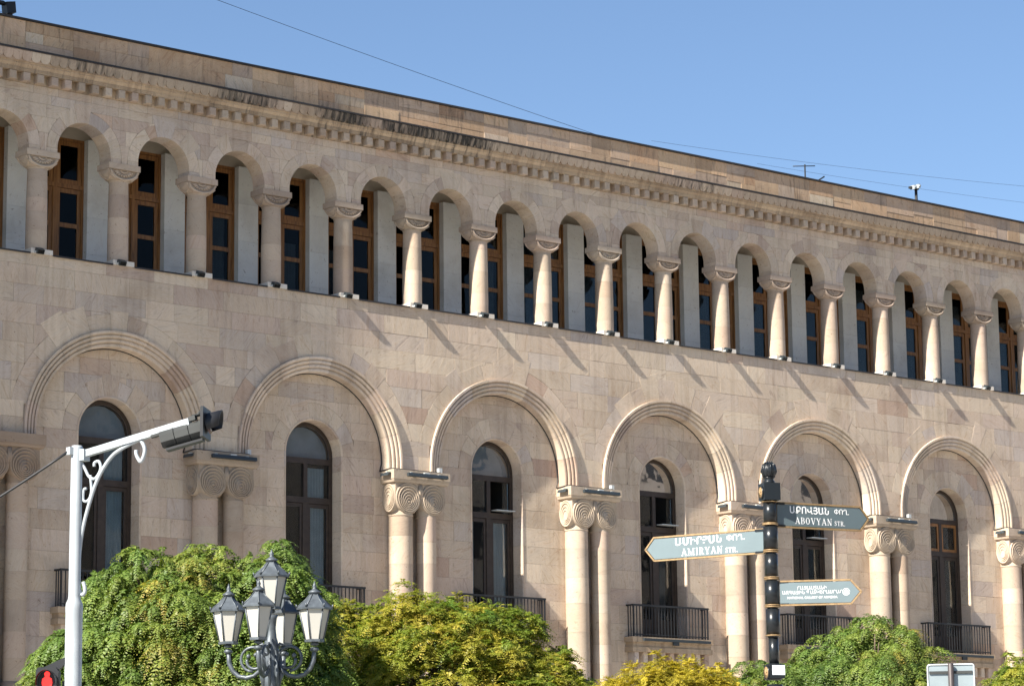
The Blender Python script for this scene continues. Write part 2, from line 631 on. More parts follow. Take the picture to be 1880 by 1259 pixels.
def nearest_bay(x):
    return min(BAYS, key=lambda c: abs(c - x))


def lo_main(x):
    d = abs(x - nearest_bay(x))
    return CZ + math.sqrt(RV * RV - d * d) if d < RV else -1e9


def block_polys(x0, x1, z0, z1, lo=None, hi=None, n=28):
    """rectangle clipped from below by lo(x) and from above by hi(x); returns x-monotone polygons"""
    if lo is None and hi is None:
        return [[(x0, z0), (x1, z0), (x1, z1), (x0, z1)]]
    xs = [x0 + (x1 - x0) * i / n for i in range(n + 1)]
    L = [max(z0, lo(x)) if lo else z0 for x in xs]
    H = [min(z1, hi(x)) if hi else z1 for x in xs]
    if max(L) == z0 and min(H) == z1:
        return [[(x0, z0), (x1, z0), (x1, z1), (x0, z1)]]
    res, cur = [], []
    for x, a, h in zip(xs, L, H):
        if h - a > 0.02:
            cur.append((x, a, h))
        else:
            if len(cur) > 1:
                res.append(cur)
            cur = []
    if len(cur) > 1:
        res.append(cur)
    out = []
    for c in res:
        bot = [(x, a) for x, a, h in c]
        top = [(x, h) for x, a, h in reversed(c)]

        def thin(q):
            k = [q[0]]
            for i in range(1, len(q) - 1):
                if abs((q[i][0] - k[-1][0]) * (q[i + 1][1] - k[-1][1]) - (q[i][1] - k[-1][1]) * (q[i + 1][0] - k[-1][0])) > 1e-5:
                    k.append(q[i])
            k.append(q[-1])
            return k
        out.append(thin(bot) + thin(top))
    return out


def area(p):
    return 0.5 * abs(sum(p[i - 1][0] * p[i][1] - p[i][0] * p[i - 1][1] for i in range(len(p))))


def lay(items, name, material, parent, depth=0.06, cap=300, var=0.002):
    """items: (polygon, face y). The largest in the picture become one object each, the rest one mesh."""
    sc = []
    for p, y in items:
        cx = sum(q[0] for q in p) / len(p)
        cz = sum(q[1] for q in p) / len(p)
        px, py, d = project((cx, y, cz))
        vis = -60 < px < 1940 and -40 < py < 1300
        sc.append((area(p) / d / d * (1 if vis else 1e-3), p, y))
    sc.sort(key=lambda q: -q[0])
    rest = MB()
    for k, (a, p, y) in enumerate(sc):
        yy = y + random.uniform(-var, var)
        if k < cap:
            MB().prism(p, yy, y + depth, tint()).build(name, material, parent)
        else:
            rest.prism(p, yy, y + depth, tint())
    if rest.v:
        o = rest.build(name + '_remainder', material, parent, 'stuff')


def course(x0, x1, lmin, lmax):
    """joints of one course"""
    xs = [x0]
    while xs[-1] < x1 - lmin * 1.2:
        xs.append(min(xs[-1] + random.uniform(lmin, lmax), x1))
    if xs[-1] < x1:
        xs[-1] = x1
    return xs


def ring(cx, cz, r0, r1, a0, a1, k, yf, n=3, jit=0.12, ext=0.0, lim=0.6):
    """voussoir polygons of an arch ring"""
    cuts = [a0 + (a1 - a0) * (i + (random.uniform(-jit, jit) if 0 < i < k else 0)) / k for i in range(k + 1)]
    out = []
    for i in range(k):
        s, e = cuts[i], cuts[i + 1]
        r1_ = r1 + (random.uniform(0, ext) if ext and s > lim and e < PI - lim and random.random() < .75 else 0)
        # the back of the stone is cut straight or round, as it came
        if r1_ > r1 + .03:
            mid = (s + e) / 2
            poly = [(cx + r1_ * math.cos(s), cz + r1_ * math.sin(s)), (cx + r1_ * math.cos(e), cz + r1_ * math.sin(e))]
        else:
            poly = [(cx + r1 * math.cos(s + (e - s) * j / n), cz + r1 * math.sin(s + (e - s) * j / n)) for j in range(n + 1)]
        poly += [(cx + r0 * math.cos(s + (e - s) * j / n), cz + r0 * math.sin(s + (e - s) * j / n)) for j in range(n, -1, -1)]
        yf_ = yf - (0.003 if r1_ > r1 + .03 else 0)
        out.append((poly, yf_))
    return out


# --- main wall (plane y = 0) above the piers
def backing(name, x0, x1, z0, z1, lo, hi, yf, yb, parent, step=0.12, m=None):
    """mortar core behind a face of stones"""
    n = int((x1 - x0) / step)
    bb = MB()
    for p in block_polys(x0, x1, z0, z1, lo, hi, n):
        bb.prism(p, yf, yb, None, 0.001, 0.001, 0.0)
    return bb.build(name, m or m_mortar, parent)


def lo_back(x):
    d = abs(x - nearest_bay(x))
    return CZ + math.sqrt(2.9 * 2.9 - d * d) if d < 2.9 else 12.7


wall = backing('facade_wall', XL, XR, 12.7, TOPZ - 0.02, lo_back, None, 0.03, 0.36, B, 0.1)
items = []
hs = [SPLIT, 14.20, 14.70, 15.27, 15.80, 16.38, 16.90, 17.46, TOPZ]
for z0, z1 in zip(hs[:-1], hs[1:]):
    xs = course(XL, XR, 0.65, 1.85)
    for x0, x1 in zip(xs[:-1], xs[1:]):
        for p in block_polys(x0, x1, z0, z1, lo_main):
            items.append((p, 0.0))
edges = [XL] + [v for c in BAYS for v in (c - RO - .005, c + RO + .005)] + [XR]
for a, bx in zip(edges[0::2], edges[1::2]):
    zz = [12.72, 13.2, SPLIT]
    for z0, z1 in zip(zz[:-1], zz[1:]):
        if bx - a > 0.2:
            mid = a + (bx - a) * random.choice((0.4, 0.6)) if bx - a > 0.9 and random.random() < .5 else None
            for q0, q1 in (((a, mid), (mid, bx)) if mid else ((a, bx),)):
                items.append(([(q0, z0), (q1, z0), (q1, z1), (q0, z1)], 0.0))
lay(items, 'stone_block', m_wall, wall)
items = []
A0 = math.asin((SPLIT - CZ) / RV)
for c in BAYS:
    items += ring(c, CZ, RO, RV, A0, PI - A0, 13, 0.0, 4, 0.2, 0.42, 0.75)
lay(items, 'arch_stone', m_wall, wall, var=0.001)

# --- niche wall (plane y = 0.4) with the windows' openings
NY = 0.40
WS, WR, WRV = 13.05, 1.0, 1.52     # window arch spring height, radius, ring radius
niche = empty('niche_wall', (0, 0, 0), B)


def hi_niche(x):
    d = abs(x - nearest_bay(x))
    return CZ + math.sqrt(2.6 * 2.6 - d * d) if d < 2.6 else 12.3


def lo_win(x):
    d = abs(x - nearest_bay(x))
    return WS + math.sqrt(WRV * WRV - d * d) if d < WRV else -1e9


bk = MB()
nb = 40
for c in BAYS:
    # core behind the niche: beside and above the opening
    for x0, x1 in ((c - 3.514, c - WR - 0.02), (c + WR + 0.02, c + 3.514)):
        bk.box(x0, x1, NY + 0.03, NY + 0.9, 4.3, WS)
    pts = [(c + (WR + .02) * math.cos(PI * i / 20), WS + (WR + .02) * math.sin(PI * i / 20)) for i in range(20, -1, -1)]
    poly = [(c - 3.514, WS)] + pts + [(c + 3.514, WS), (c + 3.514, 15.8), (c - 3.514, 15.8)]
    bk.prism(poly, NY + 0.03, NY + 0.9, None, 0.001, 0.001, 0.0)
    bk.box(c - WR - .02, c + WR + .02, NY + 0.03, NY + 0.9, 4.3, 8.0)
core = bk.build('wall_core', m_mortar, niche)
items = []
hz = [WS, 13.58, 14.1, 14.66, 15.14, 15.6]
for z0, z1 in zip(hz[:-1], hz[1:]):
    for c in BAYS:
        xs = course(c - 2.6, c + 2.6, 0.6, 1.5)
        for x0, x1 in zip(xs[:-1], xs[1:]):
            for p in block_polys(x0, x1, z0, z1, lo_win, hi_niche):
                items.append((p, NY))
hz = [4.3, 4.9, 5.5, 6.1, 6.7, 7.3, 7.98, 8.52, 9.10, 9.64, 10.24, 10.78, 11.38, 11.92, 12.5, WS]
for z0, z1 in zip(hz[:-1], hz[1:]):
    for c in BAYS:
        sides = ((c - 3.514, c - WR), (c + WR, c + 3.514)) if z0 > 7.9 else ((c - 3.514, c + 3.514),)
        for a, e in sides:
            xs = course(a, e, 0.55, 1.45)
            for x0, x1 in zip(xs[:-1], xs[1:]):
                items.append(([(x0, z0), (x1, z0), (x1, z1), (x0, z1)], NY))
lay(items, 'niche_stone', m_wall, niche)
items = []
for c in BAYS:
    items += ring(c, WS, WR + 0.06, WRV, 0, PI, 9, NY - 0.001, 3, 0.2, 0.3, 0.4)
lay(items, 'voussoir', m_wall, niche, var=0.001)
# slim moulded rim and the stone reveal of each window
for c in BAYS:
    rv = MB()
    prof = [(WR + 0.07, NY + 0.05), (WR + 0.065, NY - 0.012), (WR + 0.03, NY - 0.02), (WR, NY - 0.004), (WR, NY + 0.62)]
    path = [(c + 1.0, 8.05, 0)] + [(None, None, a) for a in [PI * i / 24 for i in range(25)]] + [(c - 1.0, 8.05, PI)]
    rows = []
    tl = []
    for k, q in enumerate(path):
        if q[0] is None:
            a = q[2]
            rows.append([(c + r * math.cos(a), y, WS + r * math.sin(a)) for r, y in prof])
        else:
            s = math.cos(q[2])
            rows.append([(c + r * s, y, 8.05) for r, y in prof])
    n = len(prof)
    # split into stones along the path so that each piece of the reveal has its own tone
    def strip(rr, tn):
        v = [p for row in rr for p in row]
        f = []
        for i in range(len(rr) - 1):
            for j in range(n - 1):
                f.append((i * n + j, (i + 1) * n + j, (i + 1) * n + j + 1, i * n + j + 1))
        rv.add(v, [tuple(reversed(q)) for q in f], tn)
    for side in (0, 1):
        base, topr = (rows[0], rows[1]) if side == 0 else (rows[-1], rows[-2])
        zs = [8.05, 8.9, 9.9, 10.8, 11.7, 12.6, WS]
        for za, zb in zip(zs[:-1], zs[1:]):
            ra = [(p[0], p[1], za + .004) for p in base]
            rb = [(p[0], p[1], zb - .004) for p in base]
            strip([ra, rb] if side == 0 else [rb, ra], tint())
    for i in range(1, 25, 4):
        strip(rows[i:i + 5], tint())
    rv.build('window_reveal', m_wall, B)

# --- moulded archivolts
APROF = [(RI, NY + 0.03), (RI, 0.075), (2.545, 0.05), (2.60, 0.045), (2.612, 0.08), (2.645, 0.08), (2.652, 0.02), (2.672, 0.0), (2.722, -0.005), (2.735, 0.035), (2.765, 0.035), (2.772, -0.02), (2.79, -0.038), (2.84, -0.042), (2.852, 0.0), (2.882, 0.0), (2.889, -0.06), (2.91, -0.078), (RO, -0.078), (RO + 0.004, 0.04)]
for c in BAYS:
    ar = empty('archivolt', (0, 0, 0), B)
    cuts = [0.0]
    for i in range(10):
        cuts.append(cuts[-1] + random.uniform(0.75, 1.25))
    cuts = [q / cuts[-1] * PI for q in cuts]
    for i in range(10):
        a0, a1 = cuts[i] + 0.0015, cuts[i + 1] - 0.0015
        k = 6
        rows = [[(c + r * math.cos(a), y, CZ + r * math.sin(a)) for r, y in APROF] for a in [a0 + (a1 - a0) * j / k for j in range(k + 1)]]
        if i == 0:
            rows = [[(c + r, y, 12.715) for r, y in APROF]] + rows
        if i == 9:
            rows = rows + [[(c - r, y, 12.715) for r, y in APROF]]
        n = len(APROF)
        f = []
        for q in range(len(rows) - 1):
            for j in range(n - 1):
                f.append((q * n + j, q * n + j + 1, (q + 1) * n + j + 1, (q + 1) * n + j))
        mb = MB()
        mb.add([p for row in rows for p in row], f, tint())
        mb.build('moulded_stone', m_arch, ar)

# --- piers: paired columns under a scroll capital
def scroll(mb, c, r, depth, axis, tn):
    """volute face: nested rings tangent towards the bottom"""
    cx, cy, cz = c
    mb.lathe([(r, -depth), (r, 0.0), (r - 0.012, 0.012), (r - 0.03, 0.012), (r - 0.04, 0.0), (0.001, 0.0)], c, 30, tn, axis, cap=False)
    for q in (0.82, 0.66, 0.50, 0.35, 0.2):
        rr = r * q
        dz = -(r - rr) * 0.30
        pts = []
        for i in range(24):
            a = 2 * PI * i / 24
            if axis == 'Y':
                pts.append((cx + rr * math.cos(a), cy - 0.016, cz + dz + rr * math.sin(a)))
            else:
                pts.append((cx - 0.016, cy + rr * math.cos(a) * 0.62, cz + dz + rr * math.sin(a)))
        mb.tube(pts, 0.020, 6, tn, True)
    k = (cx, cy - 0.005, cz - r * 0.25) if axis == 'Y' else (cx - 0.005, cy, cz - r * 0.25)
    mb.lathe([(0.05, -0.01), (0.045, 0.02), (0.001, 0.035)], k, 10, tn, axis, cap=False)


for pi_, px in enumerate(PIERS):
    pr = empty('pier', (0, 0, 0), B)
    tn = tint()
    ab = MB()
    prof = [(0.0, 12.33), (-0.03, 12.345), (-0.05, 12.39), (-0.055, 12.40), (-0.055, 12.425), (-0.075, 12.43), (-0.075, 12.715)]
    n = len(prof)
    v = []
    for dx, z in prof:
        v += [(px - 1.0 + dx, NY + .02, z), (px - 1.0 + dx, -0.235 + dx, z), (px + 1.0 - dx, -0.235 + dx, z), (px + 1.0 - dx, NY + .02, z)]
    f = []
    for i in range(n - 1):
        for j in range(3):
            f.append((i * 4 + j, i * 4 + j + 1, i * 4 + 5 + j, i * 4 + 4 + j))
    f.append(tuple((n - 1) * 4 + j for j in range(4)))
    f.append((3, 2, 1, 0))
    ab.add(v, f, tn)
    ab.build('abacus', m_pale, pr)
    cp = MB()
    cp.box(px - 0.94, px + 0.94, -0.20, NY + .02, 11.95, 12.33, tn)
    for sx in (-0.475, 0.475):
        scroll(cp, (px + sx, -0.245, 11.875), 0.465, 0.6, 'Y', tn)
    # the side volute
    cp.lathe([(0.43, -0.9), (0.43, 0.0), (0.415, 0.012), (0.40, 0.012), (0.39, 0.0), (0.001, 0.0)], (px - 0.965, 0.10, 11.88), 26, tn, 'X', cap=False, sx=0.72)
    for q in (0.78, 0.58, 0.38):
        rr = 0.43 * q
        dz = -(0.43 - rr) * 0.3
        cp.tube([(px - 0.975, 0.10 + rr * 0.72 * math.cos(2 * PI * i / 20), 11.90 + dz + rr * math.sin(2 * PI * i / 20)) for i in range(20)], 0.02, 5, tn, True)
    # leaf tips between the volutes
    for sx in (-0.02, 0.0, 0.02):
        cp.tube([(px + sx, -0.2, 12.3), (px + sx * 2, -0.25, 12.05), (px + sx * 4, -0.2, 11.8)], [0.05, 0.035, 0.01], 6, tn)
    # bell between volutes and shafts
    cp.lathe([(0.37, 11.33), (0.385, 11.36), (0.37, 11.40), (0.37, 11.6), (0.36, 11.98)], (px - 0.50, 0.13, 0), 24, tn)
    cp.lathe([(0.30, 11.33), (0.315, 11.36), (0.30, 11.40), (0.32, 11.6), (0.34, 11.98)], (px + 0.40, 0.06, 0), 24, tn)
    cp.build('capital', m_pale, pr)
    for ox, oy, r in ((-0.50, 0.13, 0.365), (0.40, 0.03, 0.300)):
        z = 11.36
        co_ = MB()
        co_.lathe([(r * 1.02 - .006, 6.0), (r - .006, 11.36)], (px + ox, oy, 0), 20, None, cap=False)
        co_.build('shaft_core', m_mortar, pr)
        while z > 6.0:
            h = random.uniform(0.55, 1.0)
            z0 = max(z - h, 6.0)
            k0, k1 = r * (1 + 0.03 * (11.36 - z0) / 5.3), r * (1 + 0.03 * (11.36 - z) / 5.3)
            MB().lathe([(k0, z0 + .003), (k1, z - .003)], (px + ox, oy, 0), 28, tint(), cap=False).build('drum', m_pale, pr)
            z = z0
        MB().lathe([(r + .16, 5.5), (r + .16, 5.7), (r + .12, 5.74), (r + .12, 5.82), (r + .05, 5.9), (r + .03, 6.02)], (px + ox, oy, 0), 24, tn).build('column_base', m_pale, pr)

# --- lower storey, mostly behind the trees
b = MB()
b.box(XL, XR, -0.3, 0.9, -0.1, 4.3)
low = b.build('ground_floor_wall', m_mortar, B)
st = MB()
z = 0.0
while z < 4.1:
    z1 = min(z + 0.62, 4.3)
    xs = course(XL, XR, 0.9, 1.9)
    for x0, x1 in zip(xs[:-1], xs[1:]):
        st.prism([(x0, z), (x1, z), (x1, z1), (x0, z1)], -0.36, -0.29, tint(), 0.02, 0.025, 0.006)
    z = z1
st.build('rusticated_stone', m_wall, low, 'stuff')
b = MB()
b.box(XL, XR, -0.42, NY + .02, 4.3, 4.5)
b.build('string_course', m_mould, B)

# --- ledge: top course, metal sheets between the plinths
for i in range(-3, 18):
    b = MB()
    x0, x1 = colx(i) + 0.36, colx(i + 1) - 0.36
    b.box(x0, x1, -0.058, 0.45, 17.80, 17.812)
    b.box(x0, x1, -0.058, -0.052, 17.765, 17.80)
    b.build('ledge_sheet', m_flash, B)
b = MB()
b.box(XL, XR, 0.005, 2.8, 17.5, 17.796)
b.build('gallery_floor', m_plaster, B)

# --- gallery columns
for i in NCOL:
    x = colx(i)
    cl = empty('column', (0, 0, 0), B)
    tn = tint()
    MB().box(x - 0.345, x + 0.345, -0.045, 0.64, 17.797, 17.935).build('plinth', m_plinth, cl)
    MB().lathe([(0.290, 17.93), (0.268, 20.27)], (x, 0.3, 0), 20, None, cap=False).build('shaft_core', m_mortar, cl)
    cuts = [17.935]
    while cuts[-1] < 20.26:
        cuts.append(cuts[-1] + random.uniform(0.38, 0.80))
    cuts[-1] = 20.27
    if cuts[-1] - cuts[-2] < 0.2:
        cuts.pop(-2)

    def cr(z):
        t = (z - 17.93) / 2.34
        return 0.300 - 0.022 * t + 0.008 * math.sin(PI * t)
    for z0, z1 in zip(cuts[:-1], cuts[1:]):
        MB().lathe([(cr(z0), z0 + .002), (cr((z0 + z1) / 2), (z0 + z1) / 2), (cr(z1), z1 - .002)], (x, 0.3, 0), 28, tint(), cap=False).build('drum', m_pale, cl)
    cp = MB()
    # abacus
    cp.box(x - 0.52, x + 0.52, -0.03, 0.63, 20.58, 20.752, tn)
    # cushion block: a square die cut by a widening round, which leaves a half-round face on each side
    rows = []
    K, NA = 14, 72
    HX, HY = 0.495, 0.255
    for k in range(K + 1):
        t = k / K
        z = 20.275 + 0.305 * t
        wd = 0.455 * math.sqrt(max(0.0, 1 - (1 - t) ** 2))
        rho = max(0.284, math.sqrt(wd * wd + HY * HY * min(1, (t * 6 + .6)) ** 2)) if t > 0 else 0.275
        row = []
        for q in range(NA):
            a = 2 * PI * (q + .5) / NA
            ca, sa = math.cos(a), math.sin(a)
            r = min(rho, HX / max(abs(ca), 1e-6), HY / max(abs(sa), 1e-6))
            row.append((x + r * ca, 0.3 + r * sa, z))
        rows.append(row)
    f = []
    for k in range(K):
        for q in range(NA):
            q2 = (q + 1) % NA
            f.append((k * NA + q, k * NA + q2, (k + 1) * NA + q2, (k + 1) * NA + q))
    cp.add([p for r0 in rows for p in r0], f, tn)
    # astragal
    cp.lathe([(0.275, 20.245), (0.295, 20.255), (0.298, 20.275), (0.285, 20.29)], (x, 0.3, 0), 28, tn, cap=False)
    # the die round each fan: spandrels left standing proud of the hollowed half-round
    for sy, yy in ((-1, 0.3 - .255), ):
        for sx in (-1, 1):
            poly = [(.455 * math.cos(t), -.285 * math.sin(t)) for t in [PI / 2 * .28 + PI / 2 * .0 + (PI / 2 * .42) * q / 6 for q in range(7)]]
            edge = [(min(.49, px_ * 1.12 + .012), pz_ * 1.10) for px_, pz_ in poly]
            pp = poly + list(reversed(edge))
            if sx < 0:
                pp = [(-a_, b_2) for a_, b_2 in reversed(pp)]
            cp.extr(pp, (x, 0.045, 20.578), (1, 0, 0), (0, 0, 1), (0, -1, 0), -.02, .035, tn)
    # carved fan on front, and on both flanks
    def fan(o, ex, a_, b_, nrm, lean):
        o, ex, nrm = Vector(o), Vector(ex), Vector(nrm)
        up = Vector((0, 0, 1))

        def P(t, k, h=0.0):
            zz = -b_ * k * math.sin(t)
            return o + ex * (a_ * k * math.cos(t)) + up * zz - nrm * (lean * (zz / b_) * -1) + nrm * h
        cp.tube([P(PI * q / 20, 1.0, .0) for q in range(21)], 0.032, 8, tn)
        cp.tube([P(PI * q / 16, 0.84, -.018) for q in range(17)], 0.012, 5, tn)
        cp.tube([P(PI * q / 10, 0.26, -.006) for q in range(11)], 0.024, 6, tn)
        for q in range(1, 10):
            t = PI * q / 10
            cp.tube([P(t, 0.30, -.02), P(t, 0.55, -.01), P(t, 0.76, -.015)], [0.012, 0.030, 0.026], 6, tn)
    fan((x, 0.012, 20.572), (1, 0, 0), 0.435, 0.265, (0, -1, 0), 0.0)
    fan((x - 0.497, 0.3, 20.572), (0, -1, 0), 0.25, 0.24, (-1, 0, 0), 0.13)
    fan((x + 0.497, 0.3, 20.572), (0, 1, 0), 0.25, 0.24, (1, 0, 0), 0.13)
    cp.build('capital', m_pale, cl)

# --- arcade wall
AR, AZ, ARV = 0.865, 20.88, 1.215
arc = empty('arcade_wall', (0, 0, 0), B)
MIDS = [(colx(i) + colx(i + 1)) / 2 for i in range(-3, 18)]


def nearest_mid(x):
    return min(MIDS, key=lambda c: abs(c - x))


def lo_arc(x):
    d = abs(x - nearest_mid(x))
    return AZ + math.sqrt(ARV * ARV - d * d) if d < ARV else 20.752


def lo_arcb(x):
    d = abs(x - nearest_mid(x))
    return AZ + math.sqrt(max((AR + .03) ** 2 - d * d, 0)) if d < AR + .03 else 20.756


backing('wall_core', colx(-3) - .4, colx(18) + .4, 20.756, 22.6, lo_arcb, None, 0.03, 0.58, arc, 0.06)
items = []
hz = [20.752, 21.28, 21.72, 22.09, 22.36, 22.585]
for z0, z1 in zip(hz[:-1], hz[1:]):
    xs = course(colx(-3) - .4, colx(18) + .4, 0.6, 1.5)
    if z1 < 21.8:
        xs = sorted([colx(-3) - .4, colx(18) + .4] + MIDS + [colx(i) + random.uniform(-.1, .1) for i in range(-2, 18) if random.random() < .5])
    for x0, x1 in zip(xs[:-1], xs[1:]):
        for p in block_polys(x0, x1, z0, z1, lo_arc, None, 66):
            items.append((p, 0.0))
lay(items, 'arcade_stone', m_wall, arc)
for c in MIDS:
    for p, y in ring(c, AZ, AR, ARV, 0, PI, 7, -0.0005, 4, 0.25, 0.28, 0.5):
        MB().prism(p, y + random.uniform(-.001, .001), 0.6, tint(), 0.003, 0.003, 0.0018, True).build('voussoir', m_wall, arc)
    for s in (-1, 1):
        xa, xb = sorted((c + s * AR, c + s * 1.22))
        MB().prism([(xa, 20.753), (xb, 20.753), (xb, AZ - .002), (xa, AZ - .002)], -0.002, 0.6, tint(), 0.003, 0.003, 0.0015, True).build('springer_stone', m_wall, arc)

# --- cornice
cor = empty('cornice', (0, 0, 0), B)


def band(name, prof, m, lmin=1.2, lmax=2.6, parent=cor, x0=XL, x1=XR):
    """lengths of moulding: profile of (y, z) from the bottom outwards and up"""
    xs = course(x0, x1, lmin, lmax)
    n = len(prof)
    for a, e in zip(xs[:-1], xs[1:]):
        a2, e2 = a + .003, e - .003
        v = [(a2, y, z) for y, z in prof] + [(e2, y, z) for y, z in prof]
        f = [(j, j + n, j + 1 + n, j + 1) for j in range(n - 1)]
        f.append(tuple(range(n)))
        f.append(tuple(reversed(range(n, 2 * n))))
        MB().add(v, f, tint()).build(name, m, parent)


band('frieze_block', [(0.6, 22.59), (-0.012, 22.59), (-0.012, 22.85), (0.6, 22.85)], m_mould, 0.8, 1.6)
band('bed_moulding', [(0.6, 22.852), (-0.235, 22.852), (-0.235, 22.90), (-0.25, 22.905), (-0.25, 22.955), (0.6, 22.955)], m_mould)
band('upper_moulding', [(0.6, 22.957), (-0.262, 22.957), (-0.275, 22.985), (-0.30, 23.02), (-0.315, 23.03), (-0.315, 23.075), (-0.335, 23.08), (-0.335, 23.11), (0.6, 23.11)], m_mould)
band('corona', [(0.6, 23.112), (-0.34, 23.112), (-0.44, 23.405), (0.6, 23.405)], m_corn)
nd = int((XR - XL) / 0.44)
for k in range(nd):
    x = XL + 0.2 + k * 0.44 + random.uniform(-.008, .008)
    t0 = tint()
    MB().prism([(x, 22.60), (x + .215, 22.60), (x + .215, 22.848), (x, 22.848)], -0.225 + random.uniform(-.01, .006), 0.0, t0, 0.014, 0.016, 0.0).build('dentil', m_pale, cor)
ns = int((XR - XL) / 0.2935)
tn = tint()
for k in range(ns):
    if k % random.choice((5, 7, 9)) == 0:
        tn = tint()
    x = XL + 0.16 + k * 0.2935
    # leaning shield with a rounded lower end
    pl = [(0.143 * math.cos(a), 0.118 + 0.112 * math.sin(a)) for a in [PI + PI * q / 8 for q in range(9)]] + [(0.145, 0.283), (-0.145, 0.283)]
    nx = Vector((0, -0.947, -0.322))
    MB().extr(pl, (x, -0.348, 23.116), (1, 0, 0), (0, -0.322, 0.947), nx, -0.01, 0.055, tn).build('scallop', m_corn, cor)
b = MB()
b.box(XL, XR, -0.50, 0.06, 23.407, 23.437)
b.box(XL, XR, -0.505, -0.499, 23.385, 23.437)
b.build('cornice_flashing', m_flash, cor)

# --- parapet
par = empty('parapet', (0, 0, 0), B)
b = MB()
b.box(XL, XR, 0.08, 0.55, 23.3, 24.40)
b.build('wall_core', m_mortar, par)
items = []
xs = course(XL, XR, 0.75, 1.9)
for x0, x1 in zip(xs[:-1], xs[1:]):
    k = random.random()
    zz = [23.437, 24.41] if k < .22 else [23.437, random.choice((23.82, 23.92, 24.02)), 24.41] if k < .8 else [23.437, 23.8, 24.1, 24.41]
    for z0, z1 in zip(zz[:-1], zz[1:]):
        if x1 - x0 > 1.25 and random.random() < .5:
            xm = x0 + (x1 - x0) * random.uniform(.35, .65)
            sp_ = ((x0, xm), (xm, x1))
        else:
            sp_ = ((x0, x1),)
        for q0, q1 in sp_:
            items.append(([(q0, z0), (q1, z0), (q1, z1), (q0, z1)], 0.05))
lay(items, 'parapet_stone', m_para, par, var=0.007)
b = MB()
b.box(XL, XR, -0.02, 0.62, 24.412, 24.465)
b.build('coping_sheet', m_flash, par)
b = MB()
b.box(XL, XR, 0.55, 14.0, 23.2, 23.5)
b.build('roof', m_flash, B)
b = MB()
b.box(XL, XL + .4, 0.91, 14, -.1, 23.2)
b.box(XR - .4, XR, 0.91, 14, -.1, 23.2)
b.box(XL + .4, XR - .4, 13.6, 14, -.1, 23.2)
b.build('side_wall', m_plaster, B)

# --- gallery back wall: marble panels and wooden windows
b = MB()
b.box(XL, XR, 0.58, 3.4, 22.32, 22.6)
b.box(XL, XR, 2.46, 2.9, 21.96, 22.32)
b.build('gallery_ceiling', m_plaster, B)
b = MB()
b.box(XL, XR, 5.0, 5.1, 17.5, 22.4)
b.box(XL, XR, 2.9, 5.0, 17.6, 17.7)
b.build('gallery_room', m_room, B)
for i in range(-3, 18):
    x = PITCHX * i
    pn = MB()
    x0, x1 = x + 0.095, x + 0.815
    for z0, z1 in ((17.80, 18.55), (18.554, 19.65), (19.654, 20.8), (20.804, 21.96)):
        pn.box(x0, x1, 2.25, 2.7, z0, z1, tint())
    pn.build('marble_pier', m_marble, B)
    wn = empty('gallery_window', (0, 0, 0), B)
    w0, w1 = x + 0.817, x + 2.733
    cx = (w0 + w1) / 2
    fr = MB()
    fr.box(w0, w0 + .07, 2.46, 2.60, 17.80, 21.96)
    fr.box(w1 - .07, w1, 2.46, 2.60, 17.80, 21.96)
    fr.box(w0 + .07, w1 - .07, 2.46, 2.60, 21.88, 21.958)
    fr.box(w0 + .07, w1 - .07, 2.45, 2.60, 20.47, 20.59)
    fr.box(cx - .06, cx + .06, 2.455, 2.60, 17.80, 20.468)
    fr.box(cx - .06, cx + .06, 2.455, 2.60, 20.592, 21.879)
    fr.build('frame', m_wood, wn)
    for s in (-1, 1):
        a, e = sorted((cx + s * .06, cx + s * (cx - w0 - .07)))
        sa = MB()
        for z0, z1, nlv in ((20.60, 21.87, 1), (17.80, 20.46, 2)):
            sa.box(a + .004, a + .125, 2.49, 2.56, z0, z1)
            sa.box(e - .125, e - .004, 2.49, 2.56, z0, z1)
            sa.box(a + .125, e - .125, 2.49, 2.56, z0, z0 + .14)
            sa.box(a + .125, e - .125, 2.49, 2.56, z1 - .13, z1)
            if nlv == 2:
                sa.box(a + .125, e - .125, 2.49, 2.56, 19.31, 19.44)
        sa.build('casement', m_wood, wn)
        for z0, z1 in ((20.72, 21.76), (19.42, 20.36), (17.92, 19.33)):
            MB().box(a + .11, e - .11, 2.52, 2.53, z0, z1).build('pane', m_glassdark, wn)
    if random.random() < 0.75:
        cu = MB()
        sgn = random.choice((-1, 1))
        a = cx + (0.1 if sgn > 0 else -0.75)
        n = 16
        pts = [(a + 0.62 * q / n, 2.63 + 0.025 * math.sin(q * 2.1)) for q in range(n + 1)]
        zt = random.choice((19.9, 20.4, 20.4, 21.5))
        v = [(px, py, z) for z in (17.75, zt) for px, py in pts]
        cu.add(v, [(q, q + 1, q + n + 2, q + n + 1) for q in range(n)], None, True)
        cu.build('curtain', m_curtain, wn)

